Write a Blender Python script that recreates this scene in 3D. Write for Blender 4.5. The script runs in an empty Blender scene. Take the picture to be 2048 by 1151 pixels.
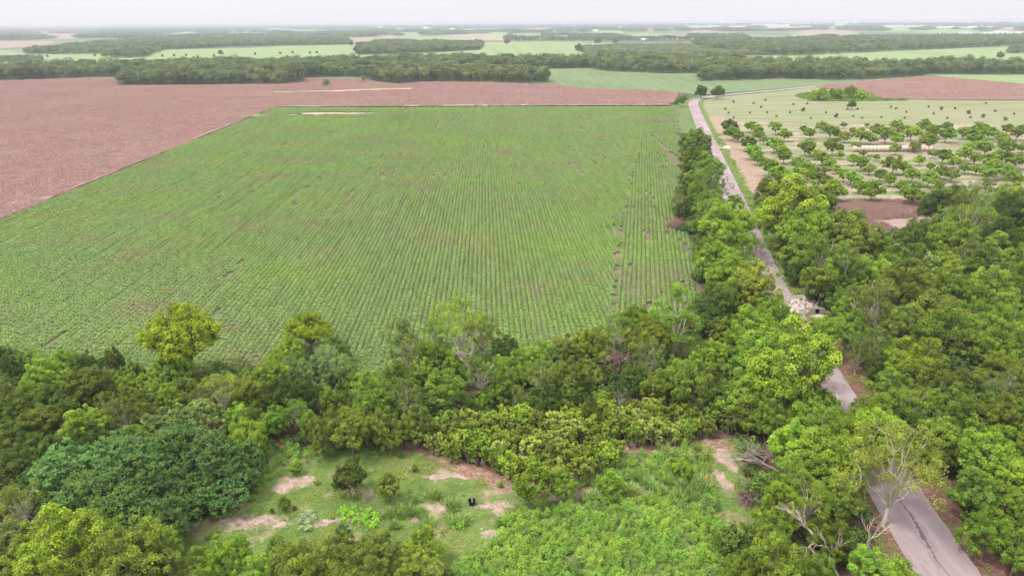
import bpy, bmesh, math, random
import numpy as np
from mathutils import Vector, Matrix, Euler
from mathutils.geometry import tessellate_polygon

random.seed(7)
S = bpy.context.scene
C = S.collection
R = math.radians

# ------------------------------------------------------------------ camera
CAM_H = 50.0
FPX = 1400.0                     # focal length in photo pixels (photo is 2048 x 1151)
PITCH = 20.75
ROLL = -0.38
cam_d = bpy.data.cameras.new('camera')
cam = bpy.data.objects.new('camera', cam_d)
C.objects.link(cam)
cam_d.sensor_fit = 'HORIZONTAL'
cam_d.sensor_width = 36.0
cam_d.lens = 36.0 * FPX / 2048.0
cam_d.clip_start = 0.5
cam_d.clip_end = 200000
RM = Matrix.Rotation(R(90 - PITCH), 3, 'X') @ Matrix.Rotation(R(ROLL), 3, 'Z')
cam.matrix_world = Matrix.Translation((0, 0, CAM_H)) @ RM.to_4x4()
S.camera = cam

# ------------------------------------------------------------------ world: bright overcast sky
SUN_EL, SUN_AZ = 58.0, -55.0     # the sun stands behind thin cloud, up and to the left of the view
W = bpy.data.worlds.new('World')
S.world = W
W.use_nodes = True
nt = W.node_tree
nt.nodes.clear()
wo = nt.nodes.new('ShaderNodeOutputWorld')
bg = nt.nodes.new('ShaderNodeBackground')
sky = nt.nodes.new('ShaderNodeTexSky')
sky.sky_type = 'NISHITA'
sky.sun_disc = False
sky.sun_elevation = R(SUN_EL)
sky.sun_rotation = R(SUN_AZ)
sky.air_density = 1.0
sky.dust_density = 3.0
sk = nt.nodes.new('ShaderNodeMix'); sk.data_type = 'RGBA'; sk.blend_type = 'MIX'
sk.inputs[0].default_value = 0.9
mul = nt.nodes.new('ShaderNodeVectorMath'); mul.operation = 'SCALE'
nt.links.new(sky.outputs[0], mul.inputs[0]); mul.inputs['Scale'].default_value = 1.0
tc = nt.nodes.new('ShaderNodeTexCoord')
sep = nt.nodes.new('ShaderNodeSeparateXYZ')
nt.links.new(tc.outputs['Generated'], sep.inputs[0])
ramp = nt.nodes.new('ShaderNodeValToRGB')      # overcast: zenith brighter than the horizon
ramp.color_ramp.elements[0].position = 0.0
ramp.color_ramp.elements[0].color = (0.262, 0.260, 0.270, 1)
ramp.color_ramp.elements[1].position = 0.9
ramp.color_ramp.elements[1].color = (0.78, 0.77, 0.77, 1)
e = ramp.color_ramp.elements.new(0.06); e.color = (0.266, 0.263, 0.272, 1)
e = ramp.color_ramp.elements.new(0.3); e.color = (0.40, 0.395, 0.40, 1)
nt.links.new(sep.outputs['Z'], ramp.inputs[0])
cl = nt.nodes.new('ShaderNodeTexNoise'); cl.inputs['Scale'].default_value = 2.2; cl.inputs['Detail'].default_value = 4
mp = nt.nodes.new('ShaderNodeMapping'); mp.inputs['Scale'].default_value = (1, 1, 9)
nt.links.new(tc.outputs['Generated'], mp.inputs[0]); nt.links.new(mp.outputs[0], cl.inputs[0])
mr = nt.nodes.new('ShaderNodeMapRange'); mr.inputs[3].default_value = 30.5; mr.inputs[4].default_value = 32.5
nt.links.new(cl.outputs[0], mr.inputs[0])
m2 = nt.nodes.new('ShaderNodeVectorMath'); m2.operation = 'SCALE'
nt.links.new(ramp.outputs[0], m2.inputs[0]); nt.links.new(mr.outputs[0], m2.inputs['Scale'])
nt.links.new(mul.outputs[0], sk.inputs[6]); nt.links.new(m2.outputs[0], sk.inputs[7])
nt.links.new(sk.outputs[2], bg.inputs[0])
bg.inputs[1].default_value = 0.1
nt.links.new(bg.outputs[0], wo.inputs[0])

sl = bpy.data.lights.new('sun', 'SUN')
sl.energy = 3.2
sl.angle = R(10)
sl.color = (1.0, 0.95, 0.86)
so = bpy.data.objects.new('sun', sl)
C.objects.link(so)
d = Vector((math.sin(R(SUN_AZ)) * math.cos(R(SUN_EL)), math.cos(R(SUN_AZ)) * math.cos(R(SUN_EL)) * -0.55, math.sin(R(SUN_EL))))
so.rotation_euler = d.to_track_quat('Z', 'Y').to_euler()

S.view_settings.view_transform = 'Standard'
S.view_settings.look = 'None'
S.view_settings.exposure = 0.27
S.view_settings.gamma = 1.0
S.cycles.max_bounces = 6
S.cycles.diffuse_bounces = 3
S.cycles.transmission_bounces = 2
S.cycles.volume_bounces = 1
S.cycles.use_adaptive_sampling = True
S.cycles.adaptive_threshold = 0.015

# ------------------------------------------------------------------ geometry of the view
def ray(px, py):
    v = RM @ Vector(((px - 1024.0) / FPX, -(py - 575.5) / FPX, -1.0))
    return v

def G(px, py, z=0.0):
    """point of the place at height z seen at a photo pixel"""
    v = ray(px, py)
    t = (z - CAM_H) / v.z if v.z < -1e-5 else 60000.0
    t = min(t, 60000.0)
    return Vector((v.x * t, v.y * t, z))

FWD = RM @ Vector((0, 0, -1))
def depth(p):
    return (p - Vector((0, 0, CAM_H))).dot(FWD)

def proj(p):
    q = RM.transposed() @ (Vector(p) - Vector((0, 0, CAM_H)))
    return (1024 + FPX * q.x / -q.z, 575.5 - FPX * q.y / -q.z)

def poly(pts):
    return np.array([[G(x, y).x, G(x, y).y] for x, y in pts])

def inside(P, pl):
    x, y = P[:, 0], P[:, 1]
    c = np.zeros(len(P), bool)
    n = len(pl)
    j = n - 1
    for i in range(n):
        xi, yi = pl[i]; xj, yj = pl[j]
        with np.errstate(divide='ignore', invalid='ignore'):
            k = ((yi > y) != (yj > y)) & (x < (xj - xi) * (y - yi) / (yj - yi + 1e-12) + xi)
        c ^= k
        j = i
    return c

def scatter(pl, spacing, rng, jit=0.45, density=None):
    lo, hi = pl.min(0), pl.max(0)
    xs = np.arange(lo[0], hi[0], spacing); ys = np.arange(lo[1], hi[1], spacing)
    if len(xs) * len(ys) > 3_000_000: raise ValueError('scatter too large')
    X, Y = np.meshgrid(xs, ys)
    P = np.stack([X.ravel(), Y.ravel()], 1) + rng.uniform(-jit, jit, (X.size, 2)) * spacing
    P = P[inside(P, pl)]
    # keep what the camera, or a camera a step aside, may see
    q = (P[:, 1] > 15) & (np.abs(P[:, 0]) < P[:, 1] * 0.80 + 25)
    return P[q]

def vnoise(P, scale, seed):
    """smooth value noise for placing things"""
    rng = np.random.default_rng(seed)
    T = rng.random((64, 64))
    q = P / scale + 100
    i = np.floor(q).astype(int); f = q - i
    f = f * f * (3 - 2 * f)
    a = T[i[:, 0] % 64, i[:, 1] % 64]; b = T[(i[:, 0] + 1) % 64, i[:, 1] % 64]
    c = T[i[:, 0] % 64, (i[:, 1] + 1) % 64]; d_ = T[(i[:, 0] + 1) % 64, (i[:, 1] + 1) % 64]
    return (a * (1 - f[:, 0]) + b * f[:, 0]) * (1 - f[:, 1]) + (c * (1 - f[:, 0]) + d_ * f[:, 0]) * f[:, 1]

# ------------------------------------------------------------------ materials
MATS = {}
def newmat(name):
    m = bpy.data.materials.new(name)
    m.use_nodes = True
    n = m.node_tree.nodes
    for x in list(n): n.remove(x)
    out = n.new('ShaderNodeOutputMaterial')
    b = n.new('ShaderNodeBsdfPrincipled')
    b.inputs['Specular IOR Level'].default_value = 0.15
    b.inputs['Roughness'].default_value = 0.85
    m.node_tree.links.new(b.outputs[0], out.inputs[0])
    MATS[name] = m
    return m, m.node_tree, b, out

def rgb(nt, c):
    n = nt.nodes.new('ShaderNodeRGB'); n.outputs[0].default_value = (*c, 1); return n.outputs[0]

def mix(nt, fac, a, b, mode='MIX'):
    n = nt.nodes.new('ShaderNodeMix'); n.data_type = 'RGBA'; n.blend_type = mode
    if isinstance(fac, (int, float)): n.inputs[0].default_value = fac
    else: nt.links.new(fac, n.inputs[0])
    for s, i in ((a, 6), (b, 7)):
        if isinstance(s, tuple): n.inputs[i].default_value = (*s, 1)
        else: nt.links.new(s, n.inputs[i])
    return n.outputs[2]

def noise(nt, coord, scale, detail=4, rough=0.55, stretch=None, rot=0.0, seed=0):
    m = nt.nodes.new('ShaderNodeMapping')
    m.inputs['Location'].default_value = (seed * 13.7, seed * 7.3, 0)
    m.inputs['Rotation'].default_value = (0, 0, rot)
    m.inputs['Scale'].default_value = stretch or (1, 1, 1)
    nt.links.new(coord, m.inputs[0])
    n = nt.nodes.new('ShaderNodeTexNoise')
    n.inputs['Scale'].default_value = scale
    n.inputs['Detail'].default_value = detail
    n.inputs['Roughness'].default_value = rough
    nt.links.new(m.outputs[0], n.inputs[0])
    return n.outputs[0]

def step(nt, fac, lo, hi):
    n = nt.nodes.new('ShaderNodeMapRange'); n.interpolation_type = 'SMOOTHSTEP'
    n.inputs[1].default_value = lo; n.inputs[2].default_value = hi
    nt.links.new(fac, n.inputs[0])
    return n.outputs[0]

def coordpos(nt):
    return nt.nodes.new('ShaderNodeNewGeometry').outputs['Position']

def bump(nt, b, h, dist, strength=0.6):
    n = nt.nodes.new('ShaderNodeBump'); n.inputs['Distance'].default_value = dist
    n.inputs['Strength'].default_value = strength
    nt.links.new(h, n.inputs['Height']); nt.links.new(n.outputs[0], b.inputs['Normal'])

GK = 0.72
def ground_mat(name, layers, base, bumpd=0.05, bscale=6.0):
    """layers: (scale, lo, hi, colour, detail, stretch, rot)"""
    m, t, b, _ = newmat(name)
    p = coordpos(t)
    col = rgb(t, tuple(x * GK for x in base))
    for k, L in enumerate(layers):
        sc, lo, hi, c = L[:4]; c = tuple(x * GK for x in c)
        det = L[4] if len(L) > 4 else 4
        st = L[5] if len(L) > 5 else None
        rt = L[6] if len(L) > 6 else 0
        f = step(t, noise(t, p, sc, det, 0.6, st, rt, k + len(name)), lo, hi)
        col = mix(t, f, col, c)
    t.links.new(col, b.inputs['Base Color'])
    if bumpd: bump(t, b, noise(t, p, bscale, 3, 0.6), bumpd)
    return m

def foliage(name, base=None, spread=0.45, patch=None, trans=0.28, rnd=0.25):
    """leaf material: colour from the object (base None) or given, varied per leaf ('tone') and per thing"""
    m, t, b, out = newmat(name)
    oi = t.nodes.new('ShaderNodeObjectInfo')
    col = oi.outputs['Color'] if base is None else rgb(t, base)
    at = t.nodes.new('ShaderNodeAttribute'); at.attribute_name = 'tone'
    if patch:
        p = coordpos(t)
        for k, (sc, lo, hi, c) in enumerate(patch):
            col = mix(t, step(t, noise(t, p, sc, 3, 0.6, None, 0, k + 3), lo, hi), col, c)
    tco = t.nodes.new('ShaderNodeTexCoord').outputs['Object']
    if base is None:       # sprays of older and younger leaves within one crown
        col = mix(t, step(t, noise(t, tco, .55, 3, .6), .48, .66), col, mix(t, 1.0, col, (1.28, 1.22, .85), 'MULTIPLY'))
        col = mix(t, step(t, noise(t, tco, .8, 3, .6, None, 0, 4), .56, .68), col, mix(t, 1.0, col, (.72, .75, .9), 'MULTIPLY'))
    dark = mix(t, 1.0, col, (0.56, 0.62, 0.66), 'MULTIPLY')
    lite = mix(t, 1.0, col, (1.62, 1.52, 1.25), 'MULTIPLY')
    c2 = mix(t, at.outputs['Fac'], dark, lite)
    rr = t.nodes.new('ShaderNodeMapRange'); rr.inputs[3].default_value = 1 - rnd; rr.inputs[4].default_value = 1 + rnd
    t.links.new(oi.outputs['Random'], rr.inputs[0])
    v = t.nodes.new('ShaderNodeVectorMath'); v.operation = 'SCALE'
    t.links.new(c2, v.inputs[0]); t.links.new(rr.outputs[0], v.inputs['Scale'])
    t.links.new(v.outputs[0], b.inputs['Base Color'])
    b.inputs['Roughness'].default_value = 0.8
    b.inputs['Specular IOR Level'].default_value = 0.06
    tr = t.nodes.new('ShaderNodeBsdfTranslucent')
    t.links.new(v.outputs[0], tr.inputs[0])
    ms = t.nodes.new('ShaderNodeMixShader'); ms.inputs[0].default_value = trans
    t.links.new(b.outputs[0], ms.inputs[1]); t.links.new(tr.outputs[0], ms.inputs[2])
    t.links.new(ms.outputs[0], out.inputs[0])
    return m

def simple(name, c, var=0.25, scale=3.0, rough=0.8):
    m, t, b, _ = newmat(name)
    tcn = t.nodes.new('ShaderNodeTexCoord').outputs['Object']
    f = noise(t, tcn, scale, 4)
    col = mix(t, f, tuple(x * (1 - var) for x in c), tuple(min(1, x * (1 + var)) for x in c))
    t.links.new(col, b.inputs['Base Color']); b.inputs['Roughness'].default_value = rough
    return m

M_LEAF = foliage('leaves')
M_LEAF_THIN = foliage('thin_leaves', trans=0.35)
M_BARK = simple('bark', (0.20, 0.155, 0.125))
M_PALE = simple('pale_bark', (0.46, 0.40, 0.34), 0.3)
M_DEAD = simple('dead_wood', (0.33, 0.265, 0.24), 0.35, 8)
M_TWIG = simple('red_brown_twigs', (0.23, 0.135, 0.13), 0.4, 8)

# ------------------------------------------------------------------ tagging and building helpers
def tag(o, label=None, cat=None, group=None, kind=None):
    if label: o['label'] = label
    if cat: o['category'] = cat
    if group: o['group'] = group
    if kind: o['kind'] = kind
    return o

def qmesh(name, V, F, mat, tone=None):
    """numpy verts (n,3) and quads (m,4) -> mesh"""
    me = bpy.data.meshes.new(name)
    V = np.asarray(V, np.float32); F = np.asarray(F, np.int32)
    me.vertices.add(len(V)); me.vertices.foreach_set('co', V.ravel())
    me.loops.add(F.size); me.loops.foreach_set('vertex_index', F.ravel())
    me.polygons.add(len(F))
    me.polygons.foreach_set('loop_start', np.arange(0, F.size, 4, dtype=np.int32))
    me.update(calc_edges=True)
    if tone is not None:
        a = me.attributes.new('tone', 'FLOAT', 'FACE'); a.data.foreach_set('value', np.asarray(tone, np.float32))
    me.materials.append(mat)
    return me

def unit(v):
    return v / (np.linalg.norm(v, axis=-1, keepdims=True) + 1e-9)

def leaves(c, n, size, aspect, rng, axis=None, fold=0.18):
    """kite-shaped leaf clusters -> verts, quads"""
    N = len(c)
    n = unit(n)
    a = rng.normal(size=(N, 3)) if axis is None else axis
    a = unit(a - (a * n).sum(1, keepdims=True) * n)
    b = np.cross(n, a)
    s = size[:, None]
    p0 = c - a * s * 0.5; p2 = c + a * s * 0.5
    off = -n * s * fold + a * s * 0.08
    p1 = c + b * s * aspect * 0.5 + off; p3 = c - b * s * aspect * 0.5 + off
    V = np.stack([p0, p1, p2, p3], 1).reshape(-1, 3)
    F = np.arange(N * 4).reshape(-1, 4)
    return V, F

class Tubes:
    def __init__(s): s.V = []; s.F = []; s.n = 0
    def tube(s, pts, rads, k=5):
        pts = [Vector(p) for p in pts]
        rings = []
        for i, p in enumerate(pts):
            t = (pts[min(i + 1, len(pts) - 1)] - pts[max(i - 1, 0)]).normalized()
            u = t.orthogonal().normalized(); w = t.cross(u)
            if i:
                u = (pu - t * pu.dot(t)).normalized(); w = t.cross(u)
            pu = u
            for j in range(k):
                a = 2 * math.pi * j / k
                s.V.append(p + (u * math.cos(a) + w * math.sin(a)) * rads[i])
            rings.append(s.n + i * k)
        for i in range(len(pts) - 1):
            for j in range(k):
                s.F.append((rings[i] + j, rings[i] + (j + 1) % k, rings[i + 1] + (j + 1) % k, rings[i + 1] + j))
        s.n += len(pts) * k
    def limb(s, a, b, r0, r1, rng, seg=4, wob=0.08, sag=0.0, k=5):
        a = np.array(a, float); b = np.array(b, float); L = np.linalg.norm(b - a)
        pts, rad = [], []
        for i in range(seg + 1):
            f = i / seg
            p = a + (b - a) * f
            p[2] += math.sin(f * math.pi) * sag * L
            if 0 < i < seg: p = p + rng.normal(size=3) * wob * L / seg
            pts.append(p); rad.append(r0 + (r1 - r0) * f)
        s.tube(pts, rad, k)
        return pts
    def mesh(s, name, mat):
        return qmesh(name, np.array([tuple(v) for v in s.V]), np.array(s.F), mat)

# ------------------------------------------------------------------ tree prototypes (crown mesh, trunk mesh, base diameter, height)
def crown_points(lobes, rng, per_m2, pr, leaf, jitter=0.5, low=-0.35, up=0.35, flat=0.8, n_per=70, gap=0.0):
    """foliage puffs over the outside of overlapping lobes"""
    PC, PR, PN = [], [], []
    L = np.array([[*c, r, rz] for c, r, rz in lobes])
    for c, r, rz in lobes:
        n = max(5, int(4 * math.pi * r * r * per_m2))
        dv = unit(rng.normal(size=(n * 2, 3)))
        dv = dv[dv[:, 2] > low][:n]
        p = np.array(c) + dv * np.array([r, r, rz]) * rng.uniform(0.72, 1.08, (len(dv), 1))
        # drop the ones buried in another lobe
        ok = np.ones(len(p), bool)
        for q in L:
            dd = (((p - q[:3]) / np.array([q[3], q[3], q[4]])) ** 2).sum(1)
            ok &= dd > 0.42
        if gap: ok &= rng.random(len(p)) > gap
        p = p[ok]; dv = dv[ok]
        PC.append(p); PN.append(dv); PR.append(pr * rng.uniform(0.6, 1.35, len(p)))
    PC = np.concatenate(PC); PN = np.concatenate(PN); PR = np.concatenate(PR)
    m = len(PC)
    tone_p = rng.random(m)
    idx = np.repeat(np.arange(m), n_per)
    dv = unit(rng.normal(size=(len(idx), 3)) + PN[idx] * 0.5 + np.array([0, 0, up]))
    rad = rng.uniform(0.35, 1.0, (len(idx), 1)) ** 0.6
    c = PC[idx] + dv * PR[idx][:, None] * rad * np.array([1, 1, flat])
    nn = dv * 0.7 + PN[idx] * 0.3 + np.array([0, 0, 0.45]) + rng.normal(size=(len(idx), 3)) * jitter
    sz = leaf * rng.uniform(0.5, 1.45, len(idx)) * (0.8 + .45 * tone_p[idx])
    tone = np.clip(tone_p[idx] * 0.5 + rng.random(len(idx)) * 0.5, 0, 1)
    return c, nn, sz, tone, PC

def lobes_dome(n, Rr, Rz, zc, rng, lr=0.5, spread=0.62, shoots=True):
    out = [((0, 0, zc), Rr * 0.62, Rz * 0.66)]
    for i in range(n):
        a = 2 * math.pi * i / n * 1.618 + rng.uniform(-.4, .4)
        e_ = rng.uniform(-0.45, 0.95)
        k = math.sqrt(max(0.05, 1 - e_ * e_ * 0.8)) * spread * rng.uniform(0.75, 1.3)
        r = Rr * lr * rng.uniform(0.62, 1.2)
        out.append(((math.cos(a) * Rr * k, math.sin(a) * Rr * k, zc + e_ * Rz * 0.62), r, r * Rz / Rr * rng.uniform(.8, 1.25)))
    for i in range(n // 3 if shoots else 0):      # leading shoots that break the outline
        a = rng.uniform(0, 6.283); q = rng.uniform(.1, .85)
        out.append(((math.cos(a) * Rr * q, math.sin(a) * Rr * q, zc + Rz * (1.02 - .55 * q * q) * rng.uniform(.85, 1.05)), Rr * lr * rng.uniform(.3, .5), Rz * lr * rng.uniform(.45, .7)))
    return out

PROTO = {}
def add_proto(form, crown, trunk, diam, h, colour_trunk=None):
    PROTO.setdefault(form, []).append((crown, trunk, diam, h))

def build_broad(form, seed, R0=4.0, H=8.0, n=11, zc=0.60, rz=0.40, per=0.85, pr=0.75, leaf=0.34, n_per=60, bark=M_BARK,
                mat=M_LEAF, gap=0.05, tr=0.22, lr=0.46, aspect=0.62, limbs=True, up=0.35, twigs=0, low=-0.35, spread=0.62):
    rng = np.random.default_rng(seed)
    lobes = lobes_dome(n, R0, H * rz, H * zc, rng, lr, spread)
    c, nn, sz, tone, PC = crown_points(lobes, rng, per, pr, leaf, n_per=n_per, gap=gap, up=up, low=low)
    keep = c[:, 2] > 0.15
    c, nn, sz, tone = c[keep], nn[keep], sz[keep], tone[keep]
    V, F = leaves(c, nn, sz, aspect, rng)
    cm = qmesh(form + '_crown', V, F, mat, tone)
    t = Tubes()
    fork = np.array([rng.normal() * .2, rng.normal() * .2, H * rng.uniform(0.2, 0.3)])
    t.limb((0, 0, -0.15), fork, tr, tr * 0.8, rng, 4, 0.05, k=7)
    for lc, r, _ in lobes[1:]:
        e_ = np.array(lc) * np.array([.95, .95, 1]) + rng.normal(size=3) * .2
        mid = fork + (e_ - fork) * 0.45 + np.array([0, 0, 0.3]) + rng.normal(size=3) * .25
        t.limb(fork, mid, tr * 0.55, tr * 0.32, rng, 3, 0.12)
        t.limb(mid, e_, tr * 0.32, tr * 0.14, rng, 3, 0.15)
        for q in range(3 + twigs):
            dv = unit(rng.normal(size=3) + np.array([0, 0, .5]) + unit(e_ - fork) * .8)
            t.limb(e_ if q % 2 else mid, (e_ if q % 2 else mid) + dv * r * rng.uniform(0.7, 1.15), tr * 0.13, tr * 0.04, rng, 3, 0.15, k=4)
    tm = t.mesh(form + '_trunk', bark)
    add_proto(form, cm, tm, 2 * float(np.percentile(np.hypot(c[:, 0], c[:, 1]), 96)), float(np.percentile(c[:, 2], 99.3)))

for i in range(9):
    build_broad('broad', 100 + i, R0=4.0, H=7.6 + (i % 3) * .6, n=15 + i % 4, rz=0.46, zc=.53, n_per=100, lr=.35, pr=.60, leaf=.205, gap=.20, spread=.70, low=-.6)
for i in range(4):
    build_broad('dense', 200 + i, R0=3.6, H=7.0, n=13, per=1.1, pr=0.55, leaf=0.19, n_per=105, gap=0.0, lr=0.42, rz=.45, zc=.53, low=-.7)
for i in range(4):
    build_broad('airy', 300 + i, R0=4.2, H=9.5, n=12, per=0.42, pr=0.7, leaf=0.19, n_per=66, gap=0.22, bark=M_PALE, mat=M_LEAF_THIN, tr=0.24,
                lr=0.40, zc=.66, rz=.34, twigs=5, spread=.78)
for i in range(5):
    build_broad('orchard', 400 + i, R0=2.6, H=4.6, n=9, per=1.1, pr=0.5, leaf=0.32, n_per=40, gap=0.08, tr=0.12, zc=.60, rz=.44, lr=.44, low=-.6)
for i in range(5):
    build_broad('bush', 500 + i, R0=2.0, H=2.6, n=8, per=1.5, pr=0.42, leaf=0.24, n_per=44, gap=0.05, tr=0.07, zc=.45, rz=.5, low=-.8)
for i in range(2):
    build_broad('round', 600 + i, R0=4.6, H=8.6, n=24, per=1.0, pr=0.55, leaf=0.20, n_per=90, gap=0.06, tr=0.30, zc=.64, rz=.38, lr=.34, bark=M_BARK, twigs=3, low=-.4, spread=.66)
for i in range(2):
    build_broad('oval', 650 + i, R0=1.7, H=4.3, n=10, per=1.9, pr=0.38, leaf=0.20, n_per=52, gap=0.05, tr=0.09, zc=.54, rz=.45, lr=.5, low=-.8, spread=.5)
for i in range(3):
    build_broad('tall', 700 + i, R0=2.8, H=10.0, n=11, per=0.62, pr=0.6, leaf=0.19, n_per=80, gap=0.15, tr=0.2, zc=.58, rz=.40, lr=.46, bark=M_PALE, twigs=3, low=-.6, mat=M_LEAF_THIN)

def build_feather(seed, R0=4.4, H=6.2, n=11):
    """umbrella crown of drooping compound leaves"""
    rng = np.random.default_rng(seed)
    lobes = lobes_dome(n, R0, H * .42, H * .52, rng, .5, .66)
    cc = []
    for lc, r, rz in lobes:
        m = int(14 * r * r)
        dv = unit(rng.normal(size=(m * 2, 3))); dv = dv[dv[:, 2] > -0.45][:m]
        p = np.array(lc) + dv * np.array([r, r, rz]) * rng.uniform(.82, 1.08, (len(dv), 1))
        ok = np.ones(len(p), bool)
        for qc, qr, qz in lobes:
            ok &= (((p - np.array(qc)) / np.array([qr, qr, qz])) ** 2).sum(1) > 0.5
        cc.append(np.concatenate([p[ok], dv[ok]], 1))
    cc = np.concatenate(cc)
    cc = cc[cc[:, 2] > 0.2]
    k = 15
    idx = np.repeat(np.arange(len(cc)), k)
    N = len(idx)
    ang = rng.uniform(0, 2 * math.pi, N)
    droop = rng.uniform(-0.75, 0.35, N)
    ax = np.stack([np.cos(ang), np.sin(ang), droop], 1) + cc[idx, 3:] * 0.5
    ax = unit(ax)
    ln = rng.uniform(0.32, 0.62, N)
    c = cc[idx, :3] + ax * ln[:, None] * 0.5
    up = np.array([0, 0, 1.0]) + rng.normal(size=(N, 3)) * .3
    V, F = leaves(c, up - (up * ax).sum(1, keepdims=True) * ax, ln, 0.36, rng, ax, 0.1)
    tone = np.clip(rng.random(len(cc))[idx] * .55 + rng.random(N) * .45, 0, 1)
    cm = qmesh('feathery_crown', V, F, M_LEAF, tone)
    t = Tubes()
    f = np.array([0, 0, H * .2])
    t.limb((0, 0, -.15), f, .16, .13, rng, 3)
    for lc, r, _ in lobes[1:]:
        t.limb(f, np.array(lc), .09, .03, rng, 4, .12)
    add_proto('feathery', cm, t.mesh('feathery_trunk', M_BARK), 2 * R0, H)
for i in range(4): build_feather(800 + i)

def build_sapling(seed):
    """upright clump of stems with leaf rosettes at their tips"""
    rng = np.random.default_rng(seed)
    t = Tubes()
    heads = []
    for i in range(15):
        a = rng.uniform(0, 6.28); r = math.sqrt(rng.random()) * 1.15
        top = np.array([math.cos(a) * r, math.sin(a) * r, rng.uniform(2.5, 3.7) - r * .5])
        b = np.array([math.cos(a) * r * .45, math.sin(a) * r * .45, -.1])
        pts = t.limb(b, top, .032, .014, rng, 4, .12, k=4)
        heads.append((top, 1.0))
        for q in (0.72, 0.5):
            if rng.random() < .8:
                heads.append((b + (top - b) * q + rng.normal(size=3) * .22, .85))
    Cc, A, Ln, T = [], [], [], []
    for p, s in heads:
        tn = rng.random()
        k = 34
        ang = rng.uniform(0, 6.28, k)
        el = rng.uniform(-0.25, 1.1, k)
        ax = unit(np.stack([np.cos(ang) * np.cos(el), np.sin(ang) * np.cos(el), np.sin(el)], 1))
        ln = rng.uniform(.26, .48, k) * s
        Cc.append(p + ax * ln[:, None] * .55 - np.array([0, 0, 1]) * rng.uniform(0, .35, (k, 1)))
        A.append(ax); Ln.append(ln); T.append(np.clip(tn * .4 + rng.random(k) * .6, 0, 1))
    Cc = np.concatenate(Cc); A = np.concatenate(A); Ln = np.concatenate(Ln); T = np.concatenate(T)
    up = np.array([0, 0, 1.0]) + rng.normal(size=A.shape) * .45
    V, F = leaves(Cc, up - (up * A).sum(1, keepdims=True) * A, Ln, .42, rng, A, .12)
    cm = qmesh('sapling_crown', V, F, M_LEAF, T)
    add_proto('sapling', cm, t.mesh('sapling_stems', M_PALE), 2.7, 3.7)
for i in range(6): build_sapling(900 + i)

# ------------------------------------------------------------------ placing trees
TINT = {  # leaf base colours
    'G': (0.138, 0.215, 0.034), 'B': (0.160, 0.270, 0.034), 'Y': (0.184, 0.275, 0.034), 'D': (0.078, 0.125, 0.028),
    'O': (0.132, 0.182, 0.036), 'S': (0.128, 0.190, 0.062), 'T': (0.084, 0.160, 0.050), 'V': (0.205, 0.300, 0.030), 'L': (0.245, 0.315, 0.070), 'R': (0.162, 0.212, 0.036),
}
TWORD = {'G': 'mid green', 'B': 'bright green', 'Y': 'yellow-green', 'D': 'dark green', 'O': 'olive green', 'S': 'sage green',
         'T': 'blue-green', 'V': 'vivid yellow-green', 'L': 'pale lime green', 'R': 'yellow olive'}
FWORD = {'broad': ('broadleaf_tree', 'broad tree', 'tree'), 'dense': ('dense_tree', 'dense round tree', 'tree'), 'airy': ('open_crowned_tree', 'open pale-limbed tree', 'tree'),
         'orchard': ('orchard_tree', 'orchard tree', 'tree'), 'bush': ('bush', 'low bush', 'bush'), 'round': ('round_tree', 'round tree', 'tree'),
         'oval': ('oval_shrub', 'oval shrub', 'shrub'), 'tall': ('tall_tree', 'tall narrow tree', 'tree'), 'feathery': ('feathery_tree', 'feathery tree', 'tree'),
         'sapling': ('sapling', 'upright sapling', 'sapling')}
RATIO = {'broad': .98, 'dense': .98, 'airy': 1.1, 'orchard': .88, 'bush': .75, 'round': .93, 'oval': 1.28, 'tall': 1.75, 'feathery': .84, 'sapling': 1.4}
ORD = ['first', 'second', 'third', 'fourth', 'fifth', 'sixth', 'seventh', 'eighth', 'ninth', 'tenth', 'eleventh', 'twelfth', 'thirteenth',
       'fourteenth', 'fifteenth', 'sixteenth', 'seventeenth', 'eighteenth', 'nineteenth', 'twentieth', 'twenty-first', 'twenty-second',
       'twenty-third', 'twenty-fourth', 'twenty-fifth', 'twenty-sixth', 'twenty-seventh', 'twenty-eighth']
cnt = {}
rnd = random.Random(3)
PLACED = []   # ground spots of trees (x, y, radius)

def tree_at(loc, wid, h, form, tint, label=None, group=None, cat=None):
    protos = PROTO[form]
    k = cnt.get(form, 0); cnt[form] = k + 1
    cm, tm, dm, hh = protos[k % len(protos)]
    nm, _, ct = FWORD[form]
    root = bpy.data.objects.new(nm, None)
    C.objects.link(root)
    root.empty_display_size = 0.5
    root.location = loc
    root.rotation_euler = (0, 0, rnd.uniform(0, 6.283))
    s = wid / dm
    root.scale = (s, s, h / hh)
    c = bpy.data.objects.new('crown', cm)
    C.objects.link(c); c.parent = root
    b = TINT[tint]
    j = rnd.uniform(.86, 1.16); g = rnd.uniform(.93, 1.08)
    c.color = (b[0] * j * g, b[1] * j, b[2] * j / g, 1)
    if tm:
        t = bpy.data.objects.new('trunk', tm)
        C.objects.link(t); t.parent = root
    tag(root, label, cat or ct, group)
    PLACED.append((loc[0], loc[1], wid / 2))
    return root

def solve(cx, cy, w, ratio, hmin=0, cf=0.58):
    """centre pixel and width of a crown -> base point, width, height in metres"""
    h = 5.0
    for _ in range(12):
        p = G(cx, cy, cf * h)
        wid = w / FPX * depth(p)
        h = max(ratio * wid, hmin)
    return Vector((p.x, p.y, 0)), wid, h

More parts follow.
